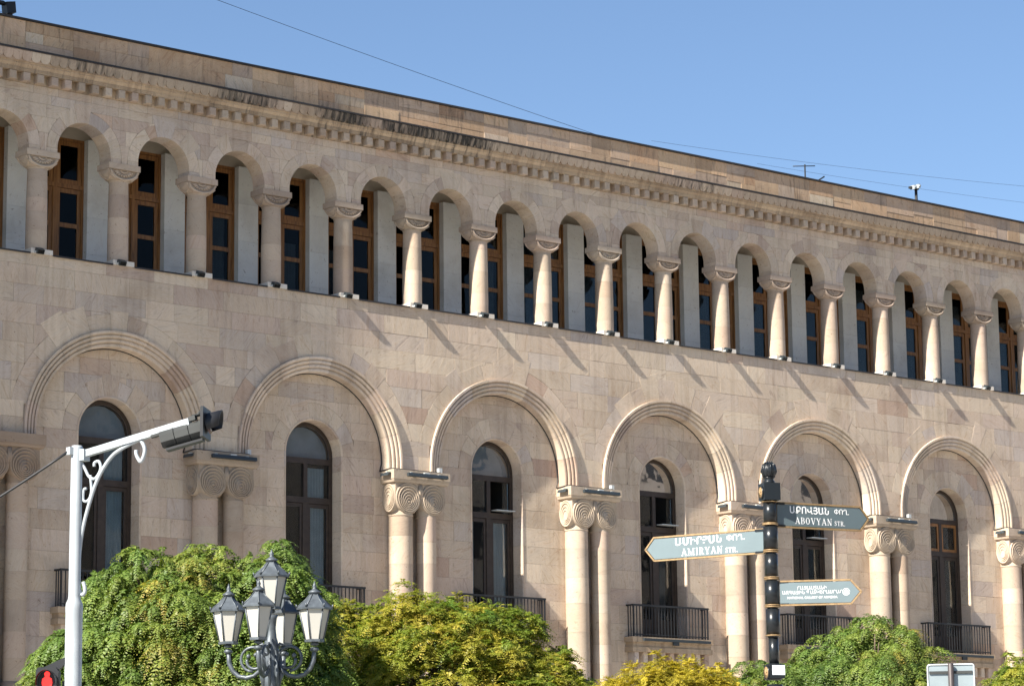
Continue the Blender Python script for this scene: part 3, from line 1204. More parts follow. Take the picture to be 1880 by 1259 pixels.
# --- tall arched windows with balconies
WY = NY + 0.42
for bi, c in enumerate(BAYS):
    wn = empty('arched_window', (0, 0, 0), B)
    R = 0.985
    fr = MB()
    # arched head frame
    rows = []
    n = 20
    for k in range(n + 1):
        a = PI * k / n
        rows += [(c + R * math.cos(a), WY, WS + R * math.sin(a)), (c + (R - .12) * math.cos(a), WY, WS + (R - .12) * math.sin(a)), (c + (R - .12) * math.cos(a), WY + .08, WS + (R - .12) * math.sin(a))]
    f = []
    for k in range(n):
        for j in range(2):
            f.append((k * 3 + j, k * 3 + j + 1, k * 3 + 4 + j, k * 3 + 3 + j))
    fr.add(rows, f)
    for x0, x1 in ((c - R, c - R + .12), (c + R - .12, c + R)):
        fr.box(x0, x1, WY, WY + .1, 8.05, WS - .001)
    fr.box(c - R + .12, c + R - .12, WY - .02, WY + .1, 12.80, 12.97)
    fr.box(c - R + .12, c + R - .12, WY - .02, WY + .1, 11.62, 11.80)
    fr.box(c - .07, c + .07, WY - .01, WY + .09, 11.80, 12.80)
    fr.box(c - .10, c + .10, WY - .01, WY + .09, 8.05, 11.62)
    fr.build('frame', m_dwood, wn)
    lv = MB()
    for s in (-1, 1):
        a, e = sorted((c + s * .10, c + s * (R - .12)))
        lv.box(a, a + .09, WY + .02, WY + .08, 8.05, 11.61)
        lv.box(e - .09, e, WY + .02, WY + .08, 8.05, 11.61)
        lv.box(a + .09, e - .09, WY + .02, WY + .08, 8.05, 8.75)
        lv.box(a + .09, e - .09, WY + .02, WY + .08, 11.5, 11.61)
        MB().box(a + .085, e - .085, WY + .045, WY + .052, 8.7, 11.52).build('pane', m_glass, wn)
    lv.build('door_leaf', m_dwood, wn)
    hd = MB()
    pts = [(c + (R - .11) * math.cos(PI * k / 20), WS - .09 + (R - .02) * math.sin(PI * k / 20)) for k in range(21)]
    hd.add([(x, WY + .05, z) for x, z in pts], [tuple(reversed(range(21)))])
    hd.build('pane', m_glass, wn)
    for s in (-1, 1):
        a, e = sorted((c + s * .07, c + s * (R - .12)))
        if s == 1 and bi in (3, 4, 5):
            # open awning light, swung outwards at the foot
            aw = MB()
            aw.box(a + .02, e - .02, WY - .30, WY - .03, 11.86, 11.885)
            aw.build('open_sash', m_lightpale, wn)
            aw = MB()
            aw.box(a + .55, e - .03, WY + .06, WY + .075, 11.82, 12.78)
            aw.build('pane', m_glass, wn)
        else:
            MB().box(a, e, WY + .045, WY + .052, 11.80, 12.80).build('pane', m_glass, wn)
            if bi == 6 or (s == 1 and bi == 5):
                g = MB()
                for q in ((a, a + .08, 11.80, 12.80), (e - .08, e, 11.80, 12.80), (a + .08, e - .08, 11.80, 11.90), (a + .08, e - .08, 12.70, 12.80)):
                    g.box(q[0], q[1], WY + .01, WY + .06, q[2], q[3])
                g.build('sash', m_wood, wn)
    if bi < 4:
        hb = MB()
        n = 16
        q2 = [(c + (R - .1) * math.cos(PI * k / n), WS - .08 + (R - .05) * math.sin(PI * k / n)) for k in range(n + 1)]
        hb.add([(x, WY + .16 + .02 * math.sin(x * 23), z) for x, z in q2], [tuple(reversed(range(n + 1)))])
        hb.build('blind', m_headrefl, wn)  # added sheet, no real blind: stands in for the pane's blue reflection
    for s, sh in ((1, 0.0), (-1, 0.25)):
        if s < 0 and bi % 2 == 0:
            continue
        n = 20
        x0 = c + (0.16 if s > 0 else -0.86)
        wd = (0.62 if bi < 4 else 0.42) if s > 0 else 0.35
        pts = [(x0 + wd * q / n, WY + .15 + 0.03 * math.sin(q * 1.9)) for q in range(n + 1)]
        v = [(px, py, z) for z in (8.1, 11.6 if bi in (3, 4, 5) else 12.7) for px, py in pts]
        MB().add(v, [(q, q + 1, q + n + 2, q + n + 1) for q in range(n)], None, True).build('curtain', m_curtain, wn)
    rm = MB()
    rm.box(c - 1.02, c + 1.02, 4.0, 4.1, 7.6, 14.3)
    rm.box(c - 1.12, c - 1.02, NY + .92, 4.1, 7.6, 14.3)
    rm.box(c + 1.02, c + 1.12, NY + .92, 4.1, 7.6, 14.3)
    rm.box(c - 1.02, c + 1.02, NY + .92, 4.0, 14.2, 14.3)
    rm.box(c - 1.02, c + 1.02, NY + .92, 4.0, 7.6, 7.7)
    rm.build('room', m_room, wn)
    # balcony
    bl = empty('balcony', (0, 0, 0), B)
    yf = 0.08
    sl = MB()
    cx = c - 0.02
    sl.box(cx - 1.78, cx + 1.78, yf - .10, NY + .02, 7.93, 8.10)
    sl.box(cx - 1.72, cx + 1.72, yf - .04, NY + .02, 7.78, 7.929)
    sl.box(cx - 1.76, cx + 1.76, yf - .08, NY + .02, 7.62, 7.779)
    sl.build('slab', m_mould, bl)
    for k in range(9):
        xx = cx - 1.55 + 3.1 * k / 8
        MB().box(xx - .09, xx + .09, yf - .02, NY + .02, 7.28, 7.618, tint()).build('corbel', m_wall, bl)
    ra = MB()
    ra.box(cx - 1.68, cx + 1.68, yf - .03, yf + .03, 9.09, 9.15)
    ra.box(cx - 1.68, cx - 1.62, yf + .03, NY, 9.095, 9.145)
    ra.box(cx + 1.62, cx + 1.68, yf + .03, NY, 9.095, 9.145)
    ra.box(cx - 1.66, cx + 1.66, yf - .015, yf + .015, 8.17, 8.20)
    ra.build('handrail', m_iron, bl)
    for k in range(25):
        xx = cx - 1.64 + 3.28 * k / 24
        rr = 0.022 if k in (0, 24) else 0.012
        MB().box(xx - rr, xx + rr, yf - rr, yf + rr, 8.10, 9.09).build('baluster', m_iron, bl)
    for s in (-1, 1):
        for k in (1, 2):
            yy = yf + (NY - yf) * k / 2.6
            MB().box(cx + s * 1.65 - .012, cx + s * 1.65 + .012, yy - .012, yy + .012, 8.10, 9.095).build('baluster', m_iron, bl)
    if 2 <= bi <= 6:
        lb = MB()
        lb.box(cx - 1.35, cx + 1.6, yf - .19, yf - .105, 7.97, 8.05)
        lb.box(cx - .05, cx + .2, yf - .16, yf - .103, 7.86, 7.968)
        o = lb.build('bar_light', m_light)
        tag(o, 'long grey bar light along the front of the %s balcony from the left' % ORD[bi - 2], 'light', 'bar lights on the balconies')

# ------------------------------------------------------------------ lights fixed on the facade
for i in range(0, 17):
    x = colx(i) - 0.12
    t = empty('floodlight', (x, -0.025, 17.8))
    tag(t, 'small dark floodlight on the ledge under the %s gallery column from the left' % ORD[i], 'floodlight', 'floodlights along the gallery ledge')
    b = MB()
    ax = Vector((0.11, 0, 0))
    ay = Vector((0, -0.055, -0.03))
    az_ = Vector((0, -0.027, 0.06))
    b.obox((0, -0.105, 0.055), ax, ay * 1.35, az_)
    for q in (-.07, -.025, .025, .07):
        b.obox((q, -0.075, 0.115), (0.008, 0, 0), ay * .8, az_ * .35)
    b.build('housing', m_light, t)
    b = MB()
    b.obox((0, -0.186, 0.012), (0.095, 0, 0), (0, -0.004, -0.002), (0, -0.02, 0.046))
    b.build('lens', m_glassdark, t)
    b = MB()
    b.box(-0.13, -0.115, -0.12, 0.0, 0.0, 0.05)
    b.box(0.115, 0.13, -0.12, 0.0, 0.0, 0.05)
    b.box(-0.13, 0.13, -0.018, -0.002, -0.004, 0.012)
    b.build('bracket', m_lightpale, t)
for k, px in enumerate(PIERS):
    name = '%s pier capital from the left' % ORD[max(k - 1, 0)]
    if k == 0:
        continue
    t = empty('bar_light', (px, -0.315, 12.55))
    tag(t, 'long dark bar light on the front of the %s' % name, 'light', 'bar lights on the pier capitals')
    b = MB()
    b.obox((0.15, -0.075, 0.02), (0.76, 0, 0), (0, 0.045, -0.01), (0, 0.012, 0.048))
    b.build('housing', m_light, t)
    b = MB()
    for q in (-0.45, 0.12, 0.62):
        b.box(q - .04, q + .04, -0.06, 0.005, 0.072, 0.10)
    b.box(0.02, 0.22, -0.10, -0.02, 0.072, 0.115)
    b.build('clamp', m_lightpale, t)
    t = empty('side_light', (px - 1.08, 0.05, 12.55))
    tag(t, 'short dark bar light on the left flank of the %s' % name, 'light', 'bar lights on the flanks of the pier capitals')
    b = MB()
    b.obox((-0.07, -0.03, 0.03), (0.04, 0, 0.01), (0, 0.20, 0), (0.012, 0, 0.045))
    b.build('housing', m_light, t)
    b = MB()
    b.box(-0.10, 0.0, -0.16, -0.08, 0.075, 0.10)
    b.build('clamp', m_lightpale, t)
    t = MB()
    t.box(px + 0.74, px + 0.86, -0.20, -0.08, 12.716, 12.88)
    o = t.build('junction_box', m_lightpale)
    tag(o, 'small white junction box on top of the %s' % name, 'box', 'junction boxes on the pier capitals')
    # cable running over the abacus and up behind the arch
    t = MB()
    c = px - 3.514
    pts = [(px + .8, -.2, 12.735), (px - 1.05, -.235, 12.735), (px - 1.085, -.1, 12.74), (px - 1.10, NY - .03, 12.70)]
    for q in range(0, 21):
        a = PI * q / 30
        pts.append((c + 2.49 * math.cos(a), NY - .03, 12.95 + 2.49 * math.sin(a)))
    t.tube(pts, 0.017, 6)
    o = t.build('cable', m_black)
    tag(o, 'black cable over the %s and up the arch beside it' % name, 'cable', 'cables on the pier capitals')

# ------------------------------------------------------------------ on the roof
t = tag(empty('television_aerial', (36.57, 6, 23.5)), 'thin dark television aerial above the parapet right of centre', 'aerial')
b = MB()
b.tube([(0, 0, 0), (0, 0, 3.55)], 0.03, 6)
b.build('mast', m_iron, t)
b = MB()
b.tube([(-.55, .1, 3.42), (.5, -.05, 3.56)], 0.02, 5)
b.tube([(.25, 0, 2.75), (.95, -.1, 3.2)], 0.03, 5)
b.tube([(1.0, .1, 2.72), (2.6, -.1, 2.78)], 0.018, 5)
b.build('element', m_iron, t)
t = tag(empty('security_camera', (38.35, 2, 23.5)), 'two small pale cameras on a pole on the roof near the right end', 'camera')
b = MB()
b.tube([(0, 0, 0), (0, 0, 2.2)], 0.055, 8)
b.build('pole', m_iron, t)
for sx, sz in ((-.22, 2.10), (.02, 2.17)):
    b = MB()
    b.obox((sx, -.06, sz), (.045, 0, .01), (0, .11, 0), (-.01, 0, .075))
    b.lathe([(.042, 0), (.042, .05), (.034, .05)], (sx, -.155, sz), 10, None, 'Y', cap=True)
    b.build('camera_head', m_white, t)
b = MB()
b.box(-.35, .1, -.06, .06, 2.05, 2.13)
b.build('bracket', m_iron, t)
t = tag(empty('roof_floodlight', (-0.62, 1, 23.5)), 'black floodlight arm on the roof at the top left corner', 'floodlight')
b = MB()
b.tube([(0, 0, 0), (0.0, 0, 1.55), (-.25, 0, 1.62), (-1.2, .1, 1.62)], 0.07, 8)
b.build('arm', m_black, t)
b = MB()
b.obox((-.05, 0, 1.5), (.14, 0, .03), (0, .15, 0), (-.02, 0, .16))
b.build('head', m_black, t)
t = tag(empty('roof_hatch', (43.0, 1.6, 23.5)), 'small grey metal hatch on the roof at the right edge', 'hatch')
b = MB()
b.obox((0, 0, 1.0), (.5, 0, -.03), (0, .4, 0), (0, 0, .05))
b.build('lid', m_grey, t)
b = MB()
b.box(-.45, .45, -.35, .35, 0, .95)
b.build('curb', m_flash, t)


def wire(pts, rad, label, m=None):
    b = MB()
    b.tube(pts, rad, 5)
    tag(b.build('overhead_wire', m or m_black), label, 'wire', 'overhead wires above the roof')


def sag(a, e, s, n=24):
    a, e = Vector(a), Vector(e)
    return [a.lerp(e, k / n) - Vector((0, 0, 4 * s * (k / n) * (1 - k / n))) for k in range(n + 1)]


wire(sag((-10, 3, 29.95), (35.0, 3, 24.4), 0.45), 0.008, 'dark overhead wire slanting across the sky from top centre to the roof edge')
wire(sag((-25, 6, 32), (9.5, 3, 24.5), 0.8), 0.006, 'faint thin wire above the parapet at the top left')
wire(sag((36, 14, 29.55), (75, 14, 32.6), 0.35), 0.006, 'thin wire passing behind the aerial and the roof cameras')
wire(sag((38, 10, 28.1), (75, 10, 30.5), 0.35), 0.005, 'lower thin wire just above the roof at the right edge')

# ------------------------------------------------------------------ tower added out of view on the left to shade that end of the facade
t = tag(empty('shade_tower', (-34.6, 2.6, 0)), 'tall square tower added out of view to shade the left end of the facade', 'tower')
b = MB()
b.box(-15, 14.6, -7, 8, 0, 52)
b.build('shaft', m_wall, t)
b = MB()
b.box(-15.2, 14.8, -7.2, 8.2, 52, 53)
b.build('cornice', m_mould, t)
b = MB()
b.box(-13, 12.6, -6, 7, 53, 60)
b.build('tower_top', m_wall, t)
for k in range(5):
    for zz in (8, 18, 28, 38):
        MB().box(-12.5 + k * 5.4, -10.2 + k * 5.4, -7.08, -6.9, zz, zz + 4.2).build('window', m_dwood, t)

# ------------------------------------------------------------------ the far side of the square, mirrored in the window panes
t = tag(empty('opposite_building', (20, -140, 0)), 'long tan stone building on the far side of the square, behind the viewer', 'building')
b = MB()
b.box(-40, 330, -18, 0, -.13, 48)
b.build('wall', m_wall, t)
b = MB()
b.box(-41, 331, -18.5, 0.6, 48, 49.2)
b.build('cornice', m_mould, t)
for k in range(45):
    for zz, hh in ((6, 5), (14, 5), (21, 5), (29, 5), (38, 5)):
        MB().box(-36 + k * 8, -33 + k * 8, -.2, .06, zz, zz + hh).build('window', m_dwood, t)

# ------------------------------------------------------------------ trees and bushes
RIGHT = Vector((CR.x, CR.y, 0)).normalized()
FRONT = Vector((-RIGHT.y, RIGHT.x, 0))     # away from the square
VIEWR, VIEWD = RIGHT, FRONT


def fronds(centres, normals, nf, length, nleaf, ll, lw, spread, droop, hue, hvar):
    """numpy: rosettes of pinnate sprays that arch out of a shoot tip and hang. Returns verts and tints."""
    nc = len(centres)
    N = nc * nf
    size = rng.uniform(0.5, 1.4, nc)
    axis = normals * 0.8 + np.array([0, 0, 0.75]) + rng.normal(0, 0.22, (nc, 3))
    axis /= np.linalg.norm(axis, axis=1, keepdims=True)
    e1 = np.cross(axis, rng.normal(0, 1, (nc, 3)))
    e1 /= np.linalg.norm(e1, axis=1, keepdims=True)
    e2 = np.cross(axis, e1)
    az_ = (np.tile(np.arange(nf), nc) + rng.uniform(-.35, .35, N)) / nf * 2 * PI * (1 + 0.618)
    el_ = rng.uniform(0.15, 1.0, N)
    c = np.repeat(centres, nf, 0)
    ax_, a1, a2 = np.repeat(axis, nf, 0), np.repeat(e1, nf, 0), np.repeat(e2, nf, 0)
    d = ax_ * el_[:, None] + (a1 * np.cos(az_)[:, None] + a2 * np.sin(az_)[:, None]) * (1.15 - 0.5 * el_)[:, None] * spread * 2.4
    d += rng.normal(0, 0.12, (N, 3))
    d /= np.linalg.norm(d, axis=1, keepdims=True)
    kx = rng.normal(0, 1, (3, 3)) * np.array([[1.6], [2.4], [3.5]])
    patch = sum(np.sin(centres @ kx[q_] + q_ * 2.1) for q_ in range(3)) / 3
    ch = np.repeat(hue + 1.3 * hvar * patch + rng.normal(0, hvar * .9, nc), nf)
    cv = np.repeat(rng.random(nc), nf)
    L = length * rng.uniform(0.75, 1.15, N) * np.repeat(size, nf)
    g = droop * rng.uniform(0.7, 1.25, N)
    V, T = [], []
    ts = np.linspace(0.14, 1.0, nleaf)
    for t in ts:
        p = c + d * (L * t)[:, None]
        p[:, 2] -= g * L * t * t
        tan = d.copy()
        tan[:, 2] -= 2 * g * t
        tan /= np.linalg.norm(tan, axis=1, keepdims=True)
        side = np.cross(tan, np.array([0, 0, 1.0]))
        ln = np.linalg.norm(side, axis=1, keepdims=True)
        side = side / np.maximum(ln, 1e-4)
        upv = np.cross(side, tan)
        taper = (1.0 - 0.55 * abs(t - 0.45) / 0.55)
        for s in (-1, 1):
            a = side * s + tan * 0.5 - upv * rng.uniform(0.1, 0.55, (N, 1)) + rng.normal(0, 0.15, (N, 3))
            a /= np.linalg.norm(a, axis=1, keepdims=True)
            wv = np.cross(a, upv)
            wv /= np.maximum(np.linalg.norm(wv, axis=1, keepdims=True), 1e-4)
            lz = np.repeat(rng.uniform(.75, 1.3, nc), nf)[:, None] * rng.uniform(.8, 1.2, (N, 1))
            l2 = ll * taper * lz
            w2 = lw * taper * lz
            tip = p + a * l2
            mid = p + a * (l2 * 0.45) + upv * (w2 * .3)
            V.append(np.stack([p, mid + wv * w2, tip, mid - wv * w2], 1))
            h = np.clip(ch + rng.normal(0, 0.06, N) + 0.16 * (t - 0.5), 0, 1)
            T.append(np.stack([h, np.clip(cv * 0.6 + rng.random(N) * 0.4, 0, 1), rng.random(N)], 1))
    V = np.concatenate(V, 0)
    T = np.repeat(np.concatenate(T, 0), 4, 0)
    return V.reshape(-1, 3), T


def leaf_object(name, V, T, m, parent):
    n = len(V) // 4
    me = bpy.data.meshes.new(name)
    me.vertices.add(len(V))
    me.vertices.foreach_set('co', V.astype(np.float32).ravel())
    me.loops.add(n * 4)
    me.loops.foreach_set('vertex_index', np.arange(n * 4, dtype=np.int32))
    me.polygons.add(n)
    me.polygons.foreach_set('loop_start', np.arange(0, n * 4, 4, dtype=np.int32))
    me.update(calc_edges=True)
    a = me.attributes.new('tint', 'FLOAT_COLOR', 'POINT')
    arr = np.ones((len(V), 4), dtype=np.float32)
    arr[:, :3] = T
    a.data.foreach_set('color', arr.ravel())
    me.materials.append(m)
    o = bpy.data.objects.new(name, me)
    COL.objects.link(o)
    o.parent = parent
    return o


def tree(name, label, cat, base, lobes, material, n, nf, length, nleaf, ll, lw, spread, droop, hue, hvar, fill=0.35, trunk=0.12, group=None):
    """lobes: (right, away, z, r_right, r_away, rz); shoots sit on the lobes' skins, fewer inside"""
    t = tag(empty(name, base), label, cat, group)
    bx = Vector(base)
    tb = MB()
    zt = max(l[2] for l in lobes)
    h = zt * 0.55
    tb.tube([(0, 0, 0), (0.03, 0.02, h * .4), (-0.04, 0.03, h * .8), (0.0, 0.0, h)], [trunk * 1.3, trunk, trunk * .85, trunk * .7], 10)
    for (a, d, z, ra, rd, rz) in lobes:
        e = RIGHT * a + FRONT * d
        top = Vector((e.x * .85, e.y * .85, z + rz * 0.3))
        mid = Vector((e.x * .35, e.y * .35, h + (z - h) * .45))
        tb.tube([(0, 0, h * .9), mid, top], [trunk * .6, trunk * .38, trunk * .12], 7)
        for q in range(5):
            an = random.uniform(0, 2 * PI)
            tip = top + RIGHT * (ra * .7 * math.cos(an)) + FRONT * (rd * .7 * math.sin(an)) + Vector((0, 0, rz * random.uniform(-.2, .4)))
            tb.tube([mid.lerp(top, .5), mid.lerp(tip, .7) + Vector((0, 0, .1)), tip], [trunk * .25, trunk * .15, trunk * .05], 5)
    tb.build('trunk', m_bark, t)
    vol = np.array([l[3] * l[4] + l[3] * l[5] for l in lobes])
    cnt = (vol / vol.sum() * n).astype(int)
    C_, N_ = [], []
    for l, k in zip(lobes, cnt):
        v = rng.normal(0, 1, (k, 3))
        v /= np.linalg.norm(v, axis=1, keepdims=True)
        v[:, 2] = np.where(v[:, 2] < -0.45, -v[:, 2], v[:, 2])
        inner = rng.random(k) < fill
        rad = np.where(inner, rng.uniform(0.55, 0.9, k), rng.uniform(0.90, 1.06, k))
        ph = rng.uniform(0, 2 * PI, (4, 3))
        lump = sum(np.sin(v @ (rng.normal(0, 1, 3) * (3.0 + 1.8 * q_)) + ph[q_, 0]) for q_ in range(4)) / 4
        rad = rad * (1 + 0.24 * lump)
        loc = v * rad[:, None] * np.array([l[3], l[4], l[5]])
        nr = v / np.array([l[3], l[4], l[5]])
        nr /= np.linalg.norm(nr, axis=1, keepdims=True)
        R3, F3 = np.array(RIGHT), np.array(FRONT)
        off = R3 * l[0] + F3 * l[1] + np.array([0, 0, l[2]])
        C_.append(loc[:, :1] * R3 + loc[:, 1:2] * F3 + loc[:, 2:] * np.array([0, 0, 1.0]) + off)
        N_.append(nr[:, :1] * R3 + nr[:, 1:2] * F3 + nr[:, 2:] * np.array([0, 0, 1.0]))
    C_, N_ = np.concatenate(C_), np.concatenate(N_)
    # drop shoots buried deep inside another lobe
    keep = np.ones(len(C_), bool)
    for l in lobes:
        off = np.array(RIGHT) * l[0] + np.array(FRONT) * l[1] + np.array([0, 0, l[2]])
        q = C_ - off
        qa = q @ np.array(RIGHT) / l[3]
        qd = q @ np.array(FRONT) / l[4]
        qz = q[:, 2] / l[5]
        keep &= (qa * qa + qd * qd + qz * qz) > 0.5 ** 2
    C_, N_ = C_[keep], N_[keep]
    order = rng.permutation(len(C_))
    pick = []
    dmin = length * 0.52
    for q in order:
        if not pick or np.min(np.sum((C_[pick] - C_[q]) ** 2, 1)) > dmin * dmin:
            pick.append(q)
    # thin patches where the twigs show
    kg = rng.normal(0, 1, (2, 3)) * 4.0
    gap = sum(np.sin(C_[pick] @ kg[q_] + q_) for q_ in range(2))
    pick = [q for q, g_ in zip(pick, gap) if g_ < 1.35 or rng.random() < .35]
    ns_ = max(6, len(pick) // 22)
    k = rng.choice(pick, ns_)
    C_ = np.concatenate([C_, C_[k] + N_[k] * rng.uniform(.2, .7, (ns_, 1)) * length * .9 + np.array([0, 0, 1.0]) * rng.uniform(0, .5, (ns_, 1)) * length])
    N_ = np.concatenate([N_, N_[k]])
    pick = list(pick) + list(range(len(C_) - ns_, len(C_)))
    V, T = fronds(C_[pick], N_[pick], nf, length, nleaf, ll, lw, spread, droop, hue, hvar)
    leaf_object('crown', V, T, material, t)
    return t


tree('tree', 'large bright green tree with drooping feathery leaves behind the lantern post', 'tree', (-17.1, -33.76, 0),
     [(0.0, 0, 3.8, 1.45, 1.4, 1.5), (-1.15, -.1, 3.65, .85, 1.0, .95), (-0.6, -.3, 4.85, .65, .7, .75), (0.1, 0, 4.95, .65, .8, .62), (1.2, .1, 4.5, .70, .9, 1.08), (0.95, -.5, 3.9, .9, .9, .9), (-1.75, .1, 3.75, .36, .4, .5), (1.7, .1, 3.9, .42, .5, .6)],
     m_leaf, 3600, 16, 0.32, 12, 0.062, 0.015, 0.44, 0.95, 0.56, 0.12, trunk=0.16)
tree('tree', 'broad yellow-green feathery tree sloping down to the right of the lantern post', 'tree', (-12.7, -34.46, 0),
     [(-0.3, 0, 3.7, 1.45, 1.4, 1.2), (-0.75, 0, 4.47, .78, .8, .60), (0.3, 0, 4.34, .72, .8, .62), (1.0, .1, 3.65, .75, .9, .72), (1.5, .2, 3.2, .55, .8, .58), (-1.3, .2, 4.1, .45, .5, .55), (-1.45, 0, 3.2, .55, .7, .7), (-2.0, .2, 3.9, .62, .6, .85), (-1.65, .2, 4.42, .58, .6, .62), (-2.2, .25, 4.35, .4, .5, .62), (0.5, -.6, 3.2, 1.1, .9, .85)],
     m_leafy, 5200, 13, 0.23, 8, 0.055, 0.012, 0.42, 0.55, 0.50, 0.18, trunk=0.12)
tree('bush', 'low golden yellow bush in front of the third balcony', 'bush', (-13.08, -39.2, 0),
     [(0, 0, 3.12, .92, .9, .74), (-.55, 0, 3.0, .6, .7, .68), (.55, 0, 2.9, .6, .7, .68)],
     m_leafg, 3400, 14, 0.15, 8, 0.036, 0.008, 0.40, 0.4, 0.58, 0.15, trunk=0.08)
tree('tree', 'green weeping tree right of the signpost', 'tree', (-9.95, -39.8, 0),
     [(0, 0, 3.25, 1.2, 1.2, .98), (.12, 0, 3.93, .6, .7, .6), (-.6, 0, 3.55, .6, .7, .66), (.72, 0, 3.3, .5, .7, .66), (-.35, -.6, 2.9, .9, .7, .7)],
     m_leaf, 3600, 16, 0.27, 10, 0.052, 0.010, 0.40, 1.2, 0.60, 0.15, trunk=0.12)
tree('bush', 'small green feathery bush just left of the signpost', 'bush', (-11.3, -38.9, 0),
     [(0.15, 0, 3.25, .70, .7, .76), (-.45, 0, 3.08, .45, .5, .62), (0.75, .2, 3.2, .5, .5, .7)],
     m_leaf, 1500, 15, 0.24, 9, 0.048, 0.010, 0.40, 1.1, 0.52, 0.12, trunk=0.07)
tree('bush', 'yellow-green bush at the bottom right corner', 'bush', (-9.25, -42.0, 0),
     [(0, 0, 3.08, .72, .8, .82), (.6, 0, 2.9, .6, .6, .78)],
     m_leafy, 2200, 14, 0.20, 9, 0.045, 0.010, 0.40, 0.85, 0.42, 0.13, trunk=0.08)

# ------------------------------------------------------------------ five-lantern street lamp
L = tag(empty('street_lamp', (-20.10, -40.175, 0)), 'grey cast iron street lamp with five white six-sided lanterns', 'lamp')
b = MB()
b.lathe([(.24, 0), (.24, .25), (.19, .3), (.17, .8), (.12, .9), (.085, 1.0), (.07, 2.9), (.085, 2.95), (.09, 3.05), (.075, 3.1), (.08, 3.3), (.10, 3.36), (.10, 3.48), (.085, 3.55), (.095, 3.7), (.075, 3.85), (.06, 3.9), (.05, 4.0), (.06, 4.1), (.075, 4.15)], (0, 0, 0), 20)
for k in range(8):
    a = 2 * PI * k / 8
    b.tube([(.085 * math.cos(a), .085 * math.sin(a), 3.3), (.115 * math.cos(a), .115 * math.sin(a), 3.5), (.09 * math.cos(a), .09 * math.sin(a), 3.75)], [.012, .022, .012], 5)
b.build('pole', m_lamp, L)


def lantern(o, rot, parent):
    """o: foot of the lantern body"""
    ln = empty('lantern', o, parent)
    ln.rotation_euler = (0, 0, rot)
    r0, r1, h = 0.098, 0.172, 0.345
    hx = [(math.cos(PI / 3 * k), math.sin(PI / 3 * k)) for k in range(6)]
    fr = MB()
    for x, y in hx:
        fr.tube([(x * r0, y * r0, 0), (x * r1, y * r1, h)], 0.0085, 5)
    fr.lathe([(r0 + .012, -.02), (r0 + .012, .008), (r0 - .02, .012)], (0, 0, 0), 6, smooth=False)
    fr.lathe([(.03, -.06), (.05, -.045), (.03, -.02)], (0, 0, 0), 12)
    fr.build('frame', m_lamp, ln)
    for k in range(6):
        x0, y0 = hx[k]
        x1, y1 = hx[(k + 1) % 6]
        p = MB()
        q = 0.965
        p.add([(x0 * r0 * q, y0 * r0 * q, .006), (x1 * r0 * q, y1 * r0 * q, .006), (x1 * r1 * q, y1 * r1 * q, h), (x0 * r1 * q, y0 * r1 * q, h)], [(0, 1, 2, 3)])
        p.build('pane', m_frost, ln)
    rf = MB()
    rf.lathe([(r1 + .028, h - .006), (r1 + .03, h + .014), (r1 + .015, h + .028), (.10, h + .105), (.05, h + .165), (.048, h + .175)], (0, 0, 0), 6, smooth=False)
    for x, y in hx:
        rf.tube([(x * (r1 + .025), y * (r1 + .025), h + .02), (x * (r1 + .035), y * (r1 + .035), h + .055)], [.014, .006], 5)
        rf.tube([(x * (r1 + .02), y * (r1 + .02), h + .027), (x * .10, y * .10, h + .107), (x * .05, y * .05, h + .168)], 0.007, 4)
    rf.build('roof', m_lamp, ln)
    fi = MB()
    fi.lathe([(.05, h + .17), (.07, h + .185), (.068, h + .195), (.03, h + .22), (.018, h + .235), (.026, h + .255), (.014, h + .28), (.003, h + .315)], (0, 0, 0), 12)
    fi.build('finial', m_lamp, ln)
    return ln


lantern((0, 0, 4.23), 0.3, L)
LANG = math.atan2(-RIGHT.y, -RIGHT.x)
for k in range(4):
    a = LANG + PI / 2 * k - 0.20
    d = Vector((math.cos(a), math.sin(a), 0))
    ar = MB()

    def P(s, z):
        return d * s + Vector((0, 0, z))
    # main S arm: out from the pole low, up to the lantern foot
    pts = [P(.08, 3.62), P(.13, 3.53), P(.20, 3.475), P(.29, 3.455), P(.38, 3.475), P(.45, 3.54), P(.49, 3.63), P(.50, 3.78)]
    ar.tube(pts, [.03, .026, .024, .026, .026, .026, .028, .022], 8)
    ar.lathe([(.022, 3.72), (.05, 3.745), (.05, 3.76), (.03, 3.78)], (d.x * .5, d.y * .5, 0), 12)
    # scroll: big open ring with a smaller spiral inside
    cc = (.215, 3.66)
    ring_ = []
    for q in range(27):
        th = -0.5 * PI + 2 * PI * 1.25 * q / 26
        rr = .135 * (1 - 0.55 * max(0, q - 17) / 9)
        ring_.append(P(cc[0] + rr * math.cos(th), cc[1] + rr * math.sin(th)))
    ar.tube(ring_, .017, 7)
    for th in (0.6, 2.2):
        ar.lathe([(.002, -.03), (.024, -.01), (.024, .01), (.002, .03)], tuple(P(cc[0] + .06 * math.cos(th), cc[1] + .06 * math.sin(th))), 8)
    ar.tube([P(.07, 3.78), P(.10, 3.83), P(.16, 3.80)], [.02, .018, .012], 6)
    ar.build('arm', m_lamp, L)
    lantern(tuple(P(.50, 3.855)), a + .3, L)

# ------------------------------------------------------------------ traffic signal on its white pole
SX, SY = -26.53, -46.738
T = tag(empty('traffic_light', (SX, SY, 0)), 'white pole with a scrolled arm holding a grey traffic signal', 'traffic light')
b = MB()
b.lathe([(.16, 0), (.16, .05), (.07, .06), (.067, 3.42), (.069, 3.46), (.066, 3.50), (.05, 3.535), (.047, 3.56), (.045, 4.74), (.04, 4.755)], (0, 0, 0), 24)
b.build('pole', m_white, T)
AX = Vector((0.4282, -0.9037, 0))        # run of the arm, seen from above
AN = Vector((0.9037, 0.4282, 0))
UP = Vector((0, 0, 1))
O_ = Vector((0.033, -0.018, 4.708))


